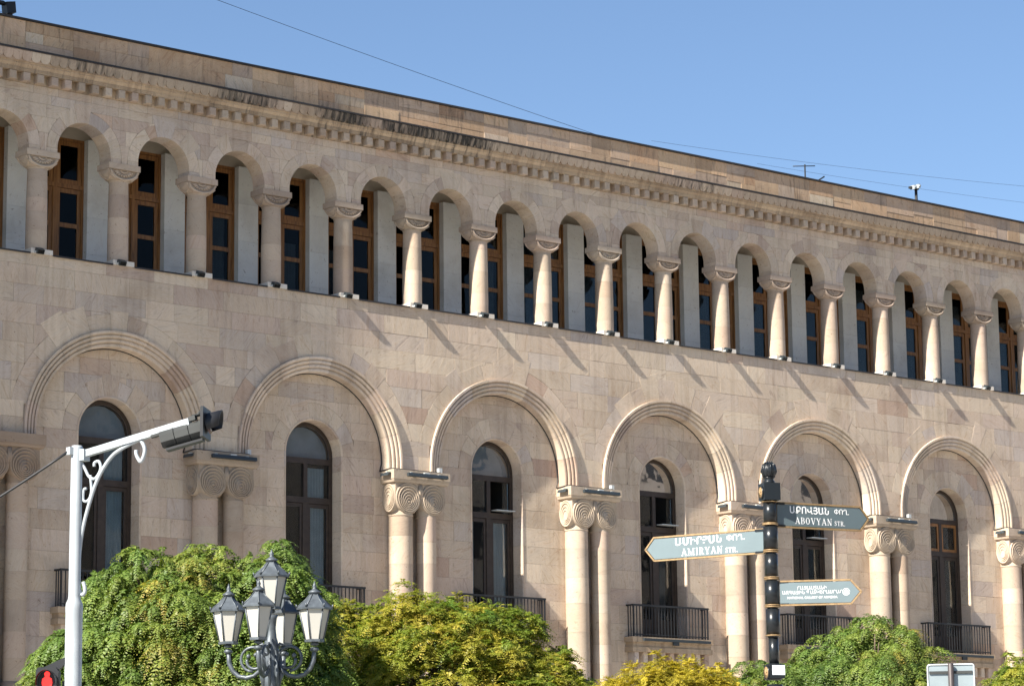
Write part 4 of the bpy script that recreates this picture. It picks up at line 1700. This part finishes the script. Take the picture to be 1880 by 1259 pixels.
def AP(s, z, n=0.0):
    return O_ + AX * s + Vector((0, 0, z)) + AN * n


AT = (AX * 1.004 + UP * 0.192).normalized()     # the arm rises a little
AU = AN.cross(AT)
if AU.z < 0:
    AU = -AU
b = MB()
b.obox(AP(0.50, 0.070), AT * 0.515, AN * 0.026, AU * 0.027)
b.obox(AP(0.0, -.03), AX * 0.05, AN * 0.045, Vector((0, 0, 0.045)))
b.build('arm', m_white, T)


def smooth_path(p, k=5):
    out = []
    n = len(p)
    for i in range(n - 1):
        p0, p1, p2, p3 = p[max(i - 1, 0)], p[i], p[i + 1], p[min(i + 2, n - 1)]
        for q in range(k):
            t = q / k
            out.append(tuple(0.5 * ((2 * p1[c]) + (-p0[c] + p2[c]) * t + (2 * p0[c] - 5 * p1[c] + 4 * p2[c] - p3[c]) * t * t + (-p0[c] + 3 * p1[c] - 3 * p2[c] + p3[c]) * t ** 3) for c in (0, 1)))
    out.append(p[-1])
    return out


for path, rad in (([(0.036, -1.039), (0.052, -1.092), (0.048, -1.126), (0.022, -1.138), (0.001, -1.098), (-0.012, -0.96), (0.013, -0.667), (0.095, -0.377), (0.183, -0.183), (0.308, -0.039), (0.485, 0.04), (0.55, 0.053), (0.592, -0.028), (0.558, -0.117), (0.517, -0.066), (0.511, -0.023)], .0155),
                  ([(-0.004, -0.079), (0.039, -0.147), (0.076, -0.206), (0.133, -0.223), (0.183, -0.152), (0.166, -0.09), (0.125, -0.096), (0.121, -0.126)], .0125),
                  ([(0.086, -0.194), (0.099, -0.312), (0.084, -0.376), (0.054, -0.401), (0.023, -0.386), (0.027, -0.307), (0.052, -0.3)], .0115)):
    b = MB()
    b.tube([AP(s, z) for s, z in smooth_path(path)], rad, 8)
    b.build('scroll', m_white, T)
# three grey octagonal sections under the arm; the plate and visor at the end look away to the right
SD = (VIEWR * 0.99 - VIEWD * 0.10)              # the way the signal looks
SD = (SD + UP * 0.26).normalized()
SN = SD.cross(UP).normalized()
SU = SN.cross(SD)
SO = AP(0.955, 0.095)


def SP(s, u, n=0.0):
    return SO + SD * s + SU * u + SN * n


for k in range(3):
    s0, s1 = -0.195 + .118 * k, -0.195 + .118 * (k + 1)
    oc = [(.070 * math.cos(PI / 8 + PI / 4 * q), .070 * math.sin(PI / 8 + PI / 4 * q)) for q in range(8)]
    sg = MB()
    sg.extr(oc, SP(0, -.02, 0), SN, SU, SD, s0 + .002, s1 - .002)
    sg.extr([(x * 1.05, y * 1.05) for x, y in oc], SP(0, -.02, 0), SN, SU, SD, s1 - .014, s1 - .003)
    sg.build('housing_section', m_grey, T)
b = MB()
b.obox(SP(-.02, -.108, 0), SD * .15, SN * .05, SU * .009)
b.build('tray', m_black, T)
b = MB()
b.obox(SP(.175, .01), SD * .012, SN * .15, UP * .118)
b.build('backplate', m_black, T)
n = 18
v = []
pl = [(math.cos(-0.2 * PI + 1.4 * PI * k / n), math.sin(-0.2 * PI + 1.4 * PI * k / n)) for k in range(n + 1)]
for s_, r in ((.187, .088), (.30, .080), (.30, .072), (.187, .080)):
    for x, z in pl:
        v.append(SP(s_ + (.03 * z if s_ > .2 else 0), z * r, x * r))
f = []
for j in range(3):
    for k in range(n):
        f.append((j * (n + 1) + k, j * (n + 1) + k + 1, (j + 1) * (n + 1) + k + 1, (j + 1) * (n + 1) + k))
b = MB()
b.add(v, f, None, True)
b.build('visor', m_black, T)
b = MB()
b.lathe([(.078, 0), (.07, .015), (.04, .025), (.001, .028)], (0, 0, 0), 18, cap=False)
o = b.build('lens', simple('signal_lens', (0.05, 0.02, 0.02), 0.2), T)
o.location = SP(.189, 0)
o.rotation_euler = SD.to_track_quat('Z', 'Y').to_euler()
b = MB()
b.obox(AP(1.03, .19), AT * .03, AN * .018, AU * .018)
b.tube([AP(1.03, .19), SP(.09, .10), SP(.17, .09)], .013, 6)
b.tube([SP(.17, .12), SP(.12, .09), SP(.06, .07)], .011, 6)
b.obox(SP(-.23, .03), SD * .035, SN * .03, SU * .010)
b.build('bracket', m_grey, T)
b = MB()
b.obox((-.055, .01, 4.71), (.02, 0, 0), (0, .03, 0), (0, 0, .03))
b.build('wire_clamp', m_white, T)
# guy wire
b = MB()
p0 = Vector((SX, SY, 0)) + Vector((-.06, .02, 4.71))
e = Vector((SX, SY, 0)) - RIGHT * 3.0 + FRONT * 0.6 + Vector((0, 0, 3.3))
b.tube(sag(p0, e, 0.12, 16), [.011] * 4 + [.005] * 13, 6)
tag(b.build('span_wire', m_black), 'dark wire running left from the top of the white pole', 'wire')
# pedestrian signal
PD = tag(empty('pedestrian_signal', (SX, SY, 2.9)), 'black pedestrian signal with a lit red standing figure beside the white pole', 'traffic light')
RV_ = RIGHT
TOC = -FRONT


def PP(a, d, z):
    return RV_ * a + TOC * d + Vector((0, 0, z))


b = MB()
oc = [(-.125, -.36), (.05, -.36), (.05, .02), (.03, .05), (-.105, .05), (-.125, .03)]
b.extr(oc, PP(-.155, 0, .05), RV_, (0, 0, 1), TOC, -.06, .075)
b.build('housing', m_black, PD)
b = MB()
b.extr([(-.10, .04), (.06, .115), (.11, .135), (.11, .09), (.05, .035)], PP(-.155, 0, .05), RV_, (0, 0, 1), TOC, -.03, .03)
b.obox(PP(-.03, 0, -.03), RV_ * .05, TOC * .03, Vector((0, 0, .025)))
b.build('bracket', m_black, PD)
b = MB()
n = 14
v = []
for dd, r in ((.076, .080), (.17, .078)):
    for k in range(n + 1):
        th = -0.1 * PI + 1.2 * PI * k / n
        v.append(PP(-.19 + r * math.cos(th), dd, -.015 + r * 1.15 * math.sin(th)))
b.add(v, [(k, k + 1, n + 2 + k, n + 1 + k) for k in range(n)], None, True)
b.build('visor', m_black, PD)
m_red, t_, n_, l_, b_ = mat('lit_red')
b_.inputs['Base Color'].default_value = (0.5, 0.01, 0.01, 1)
b_.inputs['Emission Color'].default_value = (1.0, 0.03, 0.025, 1)
b_.inputs['Emission Strength'].default_value = 0.9
b = MB()
fig = [(-.018, -.10), (-.018, -.045), (-.034, -.04), (-.04, .0), (-.036, .03), (-.018, .042), (-.016, .05), (.016, .05), (.018, .042), (.036, .03), (.04, .0), (.034, -.04), (.018, -.045), (.018, -.10)]
b.extr(fig, PP(-.19, 0, -.02), RV_, (0, 0, 1), TOC, .077, .086)
b.lathe([(.001, 0), (.022, 0.0), (.022, .008), (.001, .009)], (0, 0, 0), 14, cap=False)
hd = len(b.v)
b2 = MB()
b2.extr(fig, PP(-.19, 0, -.02), RV_, (0, 0, 1), TOC, .077, .086)
b2.extr([(.021 * math.cos(2 * PI * k / 14), .066 + .021 * math.sin(2 * PI * k / 14)) for k in range(14)], PP(-.19, 0, -.02), RV_, (0, 0, 1), TOC, .077, .086)
b2.build('red_figure', m_red, PD)

# ------------------------------------------------------------------ fingerpost
PX, PY = -20.045, -48.012
S = tag(empty('signpost', (PX, PY, 0)), 'black and gold fingerpost with three pale blue direction signs', 'signpost')
S.rotation_euler = (0, 0, 0)
b = MB()
b.lathe([(.15, 0), (.15, .1), (.09, .15), (.075, .3), (.07, 2.98)], (0, 0, 0), 24)
b.lathe([(.045, 3.16), (.044, 3.40)], (0, 0, 0), 24)
for z0, z1, r in ((3.43, 3.655, .062), (3.70, 3.905, .066), (3.955, 4.15, .060), (4.20, 4.40, .066), (4.44, 4.62, .060)):
    b.lathe([(r, z0), (r, z1)], (0, 0, 0), 28)
b.lathe([(.05, 3.40), (.05, 4.64)], (0, 0, 0), 20)
b.build('shaft', m_post, S)
b = MB()
for z in (3.418, 3.675, 3.69, 3.925, 3.94, 4.172, 4.187, 4.42, 4.43, 4.628):
    b.lathe([(.060, z - .006), (.0715, z - .004), (.073, z), (.0715, z + .004), (.060, z + .006)], (0, 0, 0), 28)
b.build('gold_band', m_gold, S)
VD = Vector((.708, .706, 0))
VR = Vector((.706, -.708, 0))
b = MB()
ba = (VR * .93 + VD * .36).normalized()
bb_ = Vector((-ba.y, ba.x, 0))
b.obox((0, 0, 4.717), ba * .078, bb_ * .078, (0, 0, .078))
b.lathe([(.05, 4.79), (.055, 4.81), (.04, 4.83), (.05, 4.845), (.055, 4.85)], (0, 0, 0), 20)
b.build('head_block', m_post, S)
b = MB()
b.lathe([(.045, 4.845), (.062, 4.87), (.071, 4.905), (.071, 4.925), (.06, 4.96), (.035, 4.985), (.012, 4.99)], (0, 0, 0), 24)
for k in range(12):
    a = 2 * PI * k / 12
    b.tube([(.048 * math.cos(a), .048 * math.sin(a), 4.85), (.072 * math.cos(a), .072 * math.sin(a), 4.905), (.060 * math.cos(a), .060 * math.sin(a), 4.962), (.03 * math.cos(a), .03 * math.sin(a), 4.988)], .006, 5)
b.build('finial', m_post, S)


def medallion(c, nrm, r):
    md = MB()
    md.lathe([(r * 1.15, 0), (r * 1.15, .008), (r, .011), (r, .006), (.001, .006)], (0, 0, 0), 24, cap=False)
    o = md.build('medallion_rim', m_post, S)
    o.location = c
    o.rotation_euler = Vector(nrm).to_track_quat('Z', 'Y').to_euler()
    md = MB()
    md.lathe([(r * .96, .006), (r * .96, .009), (.001, .009)], (0, 0, 0), 24, cap=False)
    for k in range(5):
        a = 2 * PI * k / 5 + .3
        md.tube([(0, 0, .011), (r * .6 * math.cos(a), r * .6 * math.sin(a), .011)], [r * .16, r * .08], 5)
    md.lathe([(r * .3, .009), (r * .25, .018), (.001, .02)], (0, 0, 0), 12, cap=False)
    o = md.build('medallion', m_gold, S)
    o.location = c
    o.rotation_euler = Vector(nrm).to_track_quat('Z', 'Y').to_euler()


fl = -ba          # the narrow face seen on the left
medallion(tuple(fl * .080 + Vector((0, 0, 4.71))), fl, .052)
b = MB()
b.lathe([(.066, 3.02), (.07, 3.03), (.07, 3.15), (.066, 3.165)], (0, 0, 0), 24)
b.obox((0, 0, 3.095), ba * .073, bb_ * .073, (0, 0, .062))
b.build('collar', m_post, S)
medallion(tuple(fl * .076 - bb_ * .01 + Vector((0, 0, 3.085))), fl, .056)
b = MB()
b.obox(tuple(-bb_ * .0755 + ba * .012 + Vector((0, 0, 3.105))), ba * .06, bb_ * .0015, (0, 0, .043))
b.build('sticker', m_sticker, S)


def lettering(body, parent, o, ex, nrm, size, weight=0.0, xs=1.0, align='CENTER'):
    cu = bpy.data.curves.new('lettering', 'FONT')
    cu.body = body
    cu.size = size
    cu.align_x = align
    cu.align_y = 'CENTER'
    cu.extrude = 0.0006
    cu.offset = weight
    cu.space_character = 1.02
    cu.materials.append(m_letter)
    tmp = bpy.data.objects.new('lettering_curve', cu)
    me = bpy.data.meshes.new_from_object(tmp)
    bpy.data.objects.remove(tmp)
    me.name = 'lettering'
    ob = bpy.data.objects.new('lettering', me)
    COL.objects.link(ob)
    ob.parent = parent
    ex, nrm = Vector(ex), Vector(nrm)
    up = Vector((0, 0, 1))
    R = Matrix((ex, up, nrm)).transposed().to_4x4()
    R.translation = Vector(o) + nrm * 0.0012
    ob.matrix_local = R @ Matrix.Diagonal((xs, 1, 1, 1))
    return ob


# serif capitals drawn as filled strokes: (x0, y0, x1, y1, thickness), unit height
TH, TN, SF = .145, .065, .05
GLY = {
    'A': (.86, [(.10, 0, .42, 1, TN), (.40, 1, .74, 0, TH), (.2, .33, .62, .33, TN), (0, SF / 2, .25, SF / 2, SF), (.58, SF / 2, .88, SF / 2, SF)]),
    'B': (.72, [(.17, 0, .17, 1, TH), (.02, .97, .42, .97, SF), (.02, .03, .45, .03, SF), (.17, .53, .42, .53, TN), (.42, .97, .56, .86, TN), (.56, .86, .56, .64, TH), (.56, .64, .42, .53, TN), (.42, .53, .61, .42, TN), (.61, .42, .61, .15, TH), (.61, .15, .45, .03, TN)]),
    'O': (.84, [(.12, .30, .12, .70, TH), (.68, .30, .68, .70, TH), (.12, .70, .25, .92, TN * 1.4), (.25, .92, .40, .98, TN), (.40, .98, .55, .92, TN), (.55, .92, .68, .70, TN * 1.4), (.12, .30, .25, .08, TN * 1.4), (.25, .08, .40, .02, TN), (.40, .02, .55, .08, TN), (.55, .08, .68, .30, TN * 1.4)]),
    'V': (.84, [(.10, 1, .44, 0, TH), (.42, 0, .74, 1, TN), (0, .97, .26, .97, SF), (.58, .97, .86, .97, SF)]),
    'Y': (.82, [(.10, 1, .40, .45, TH), (.40, .45, .70, 1, TN), (.41, .48, .41, 0, TH), (0, .97, .26, .97, SF), (.56, .97, .82, .97, SF), (.26, .03, .56, .03, SF)]),
    'N': (.86, [(.14, 0, .14, 1, TN), (.12, 1, .68, 0, TH), (.70, 0, .70, 1, TN), (.02, .97, .22, .97, SF), (.02, .03, .27, .03, SF), (.58, .97, .84, .97, SF)]),
    'M': (1.16, [(.16, 0, .16, 1, TN), (.16, 1, .56, .05, TH * .85), (.56, .05, .96, 1, TN), (.96, 0, .96, 1, TH), (.02, .97, .2, .97, SF), (.02, .03, .3, .03, SF), (.82, .03, 1.12, .03, SF), (.92, .97, 1.12, .97, SF)]),
    'I': (.42, [(.20, 0, .20, 1, TH), (.04, .97, .36, .97, SF), (.04, .03, .36, .03, SF)]),
    'R': (.80, [(.17, 0, .17, 1, TH), (.02, .97, .42, .97, SF), (.02, .03, .33, .03, SF), (.17, .50, .42, .50, TN), (.42, .97, .57, .86, TN), (.57, .86, .57, .62, TH), (.57, .62, .42, .50, TN), (.36, .50, .68, 0, TH), (.62, .03, .82, .03, SF)]),
    'S': (.60, [(.50, .95, .48, .72, TN), (.46, .90, .26, .97, TN), (.26, .97, .12, .86, TN * 1.3), (.12, .86, .12, .68, TH * .8), (.12, .68, .44, .40, TH), (.46, .42, .46, .16, TH * .8), (.46, .16, .30, .02, TN * 1.3), (.30, .02, .10, .10, TN), (.07, .28, .08, .03, TN)]),
    'T': (.70, [(.34, 0, .34, 1, TH), (.03, .97, .65, .97, SF), (.04, .98, .04, .74, TN), (.64, .98, .64, .74, TN), (.18, .03, .50, .03, SF)]),
    '.': (.26, [(.10, 0, .10, .14, .14)]),
    ' ': (.30, []),
}


def serif(text, parent, o, ex, nrm, sizes):
    """text with one cap height per character; centred on o"""
    mb = MB()
    x = 0
    adv = []
    for ch, h in zip(text, sizes):
        adv.append(x)
        x += (GLY[ch][0] + .15) * h
    W_ = x
    ex, nrm = Vector(ex), Vector(nrm)
    for ch, h, a in zip(text, sizes, adv):
        for k, (x0, y0, x1, y1, th) in enumerate(GLY[ch][1]):
            p, q = Vector((x0, y0)), Vector((x1, y1))
            d = (q - p).normalized()
            n2 = Vector((-d.y, d.x)) * th / 2
            e = d * .02
            quad = [p - n2 - e, q - n2 + e, q + n2 + e, p + n2 - e]
            lift = .0012 + .00012 * k
            mb.add([Vector(o) + ex * (a + v.x * h - W_ / 2) + Vector((0, 0, v.y * h)) + nrm * lift for v in quad], [(0, 1, 2, 3)])
    return mb.build('lettering', m_letter, parent)


def finger(z, dirv, length, height, label, m, flip):
    """sign blade: pointed at the far end; returns part, reading axis and normal"""
    d = Vector(dirv).normalized()
    nrm = Vector((d.y, -d.x, 0))
    if nrm.dot(VD) > 0:
        nrm = -nrm
    h = height / 2
    sh = length - h * .86
    out = [(.055, -h), (sh, -h), (length, 0), (sh, h), (.055, h)]
    inn = [(.07, -h + .013), (sh - .006, -h + .013), (length - .018, 0), (sh - .006, h - .013), (.07, h - .013)]
    up = Vector((0, 0, 1))
    if d.cross(up).dot(nrm) < 0:
        out_, inn_ = list(reversed(out)), list(reversed(inn))
    else:
        out_, inn_ = out, inn
    bl = MB()
    bl.extr(inn_, (0, 0, z), d, up, nrm, -.012, .012)
    sg_ = bl.build('sign_panel', m, S)
    sg_['label'] = label
    fr_ = MB()
    pts = [Vector((0, 0, z)) + d * a + up * c for a, c in out]
    for i in range(5):
        p, q = pts[i], pts[(i + 1) % 5]
        dd = (q - p).normalized()
        n2 = nrm.cross(dd)
        fr_.obox((p + q) / 2, dd * ((q - p).length / 2 + .004), n2 * .007, nrm * .017)
    fr_.build('frame', m_gold, sg_)
    ex = d if not flip else -d
    return sg_, d, ex, nrm


# AMIRYAN, pointing left and away
a = math.radians(27)
s1, d, ex, nr = finger(4.275, -VR * math.cos(a) + VD * math.sin(a), 1.30, .215, 'pale blue arrow sign pointing left with white lettering', m_sign3, True)
mid = d * .62 + nr * .0125
lettering('ԱՄԻՐՅԱՆ', s1, tuple(mid - ex * .12 + Vector((0, 0, 4.275 + .047))), ex, nr, .092, .0016, 1.04)
lettering('ՓՈՂ.', s1, tuple(mid + ex * .27 + Vector((0, 0, 4.275 + .050))), ex, nr, .072, .0003, 1.05)
tx = 'AMIRYAN STR.'
serif(tx, s1, tuple(mid + Vector((0, 0, 4.275 - .080))), ex, nr, [.064] * 7 + [.046] * 5)
# ABOVYAN, pointing right and away
a = math.radians(33)
s2, d, ex, nr = finger(4.515, VR * math.cos(a) + VD * math.sin(a), 1.075, .22, 'slate blue arrow sign pointing right, the upper one', m_sign, False)
mid = d * .54 + nr * .0125
lettering('ԱԲՈՎՅԱՆ', s2, tuple(mid - ex * .12 + Vector((0, 0, 4.515 + .047))), ex, nr, .086, .0012, .98)
lettering('ՓՈՂ.', s2, tuple(mid + ex * .235 + Vector((0, 0, 4.515 + .050))), ex, nr, .066, .0003, 1.0)
serif('ABOVYAN STR.', s2, tuple(mid + Vector((0, 0, 4.515 - .076))), ex, nr, [.060] * 7 + [.042] * 5)
# gallery sign
a = math.radians(-3)
s3, d, ex, nr = finger(3.795, VR * math.cos(a) + VD * math.sin(a), .80, .215, 'small pale teal arrow sign pointing right, the lowest one', m_sign2, False)
mid = d * .36 + nr * .0125
lettering('ՀԱՅԱՍՏԱՆԻ', s3, tuple(mid + Vector((0, 0, 3.795 + .042))), ex, nr, .042, .0, 1.0)
lettering('ԱԶԳԱՅԻՆ ՊԱՏԿԵՐԱՍՐԱՀ', s3, tuple(mid + Vector((0, 0, 3.795 + .002))), ex, nr, .042, .0, .96)
lettering('NATIONAL GALLERY OF ARMENIA', s3, tuple(mid + Vector((0, 0, 3.795 - .045))), ex, nr, .031, .0, .92)
em = MB()
ec = d * .665 + nr * .0125 + Vector((0, 0, 3.795))
em.tube([ec + d * (.032 * math.cos(2 * PI * k / 20)) + Vector((0, 0, .032 * math.sin(2 * PI * k / 20))) for k in range(20)], .0018, 4, None, True)
for q in (-.018, -.006, .006, .018):
    em.obox(ec + d * q + Vector((0, 0, -.003)), d * .0022, nr * .001, (0, 0, .012))
em.obox(ec + Vector((0, 0, -.018)), d * .022, nr * .001, (0, 0, .002))
em.extr([(-.022, .012), (.022, .012), (0, .022)], tuple(ec), d, (0, 0, 1), nr, -.001, .001)
em.build('emblem', m_letter, s3)
for sg_, dd, zz, nn in ((s1, -VR * math.cos(math.radians(27)) + VD * math.sin(math.radians(27)), 4.275, .10), (s2, VR * math.cos(math.radians(33)) + VD * math.sin(math.radians(33)), 4.515, .10), (s3, VR, 3.795, .10)):
    b = MB()
    for s in (-1, 1):
        b.obox(Vector((0, 0, zz + s * .10)) + dd * .10, dd * .05, Vector((-dd.y, dd.x, 0)) * .02, (0, 0, .009))
    b.build('clip', m_post, sg_)

# ------------------------------------------------------------------ back of a road sign
R_ = tag(empty('road_sign', (-18.974, -49.156, 0)), 'grey metal back of a road sign on a brown post at the bottom right', 'road sign')
dv = Vector((.264, -.301, 0)).normalized()
dn = Vector((dv.y, -dv.x, 0))
if dn.dot(VD) > 0:
    dn = -dn
b = MB()
c8 = []
for sx, sz in ((1, 1), (-1, 1), (-1, -1), (1, -1)):
    for k in range(5):
        a = math.atan2(sz, sx) - PI / 4 + PI / 2 * k / 4
        c8.append((sx * .185 + .02 * math.cos(a), sz * .28 + .02 * math.sin(a)))
b.extr(c8, (0, 0, 2.83), dv, (0, 0, 1), dn, -.03, -.027)
sh_ = b.build('plate', m_board, R_)
b = MB()
b.tube([Vector((0, 0, 2.83)) + dv * x + Vector((0, 0, z)) - dn * .024 for x, z in c8], .008, 5, None, True)
b.build('rim', m_lightpale, sh_)
for zz in (3.06, 2.6):
    MB().obox(Vector((0, 0, zz)) - dn * .018, dv * .19, dn * .008, (0, 0, .012)).build('channel', m_grey, sh_)
b = MB()
b.lathe([(.026, 0), (.026, 3.13), (.02, 3.14)], tuple(dn * .02), 14)
b.build('post', m_boardpost, R_)

n_obj = len(bpy.data.objects)
print('objects', n_obj, 'tris', sum(len(m.polygons) for m in bpy.data.meshes))
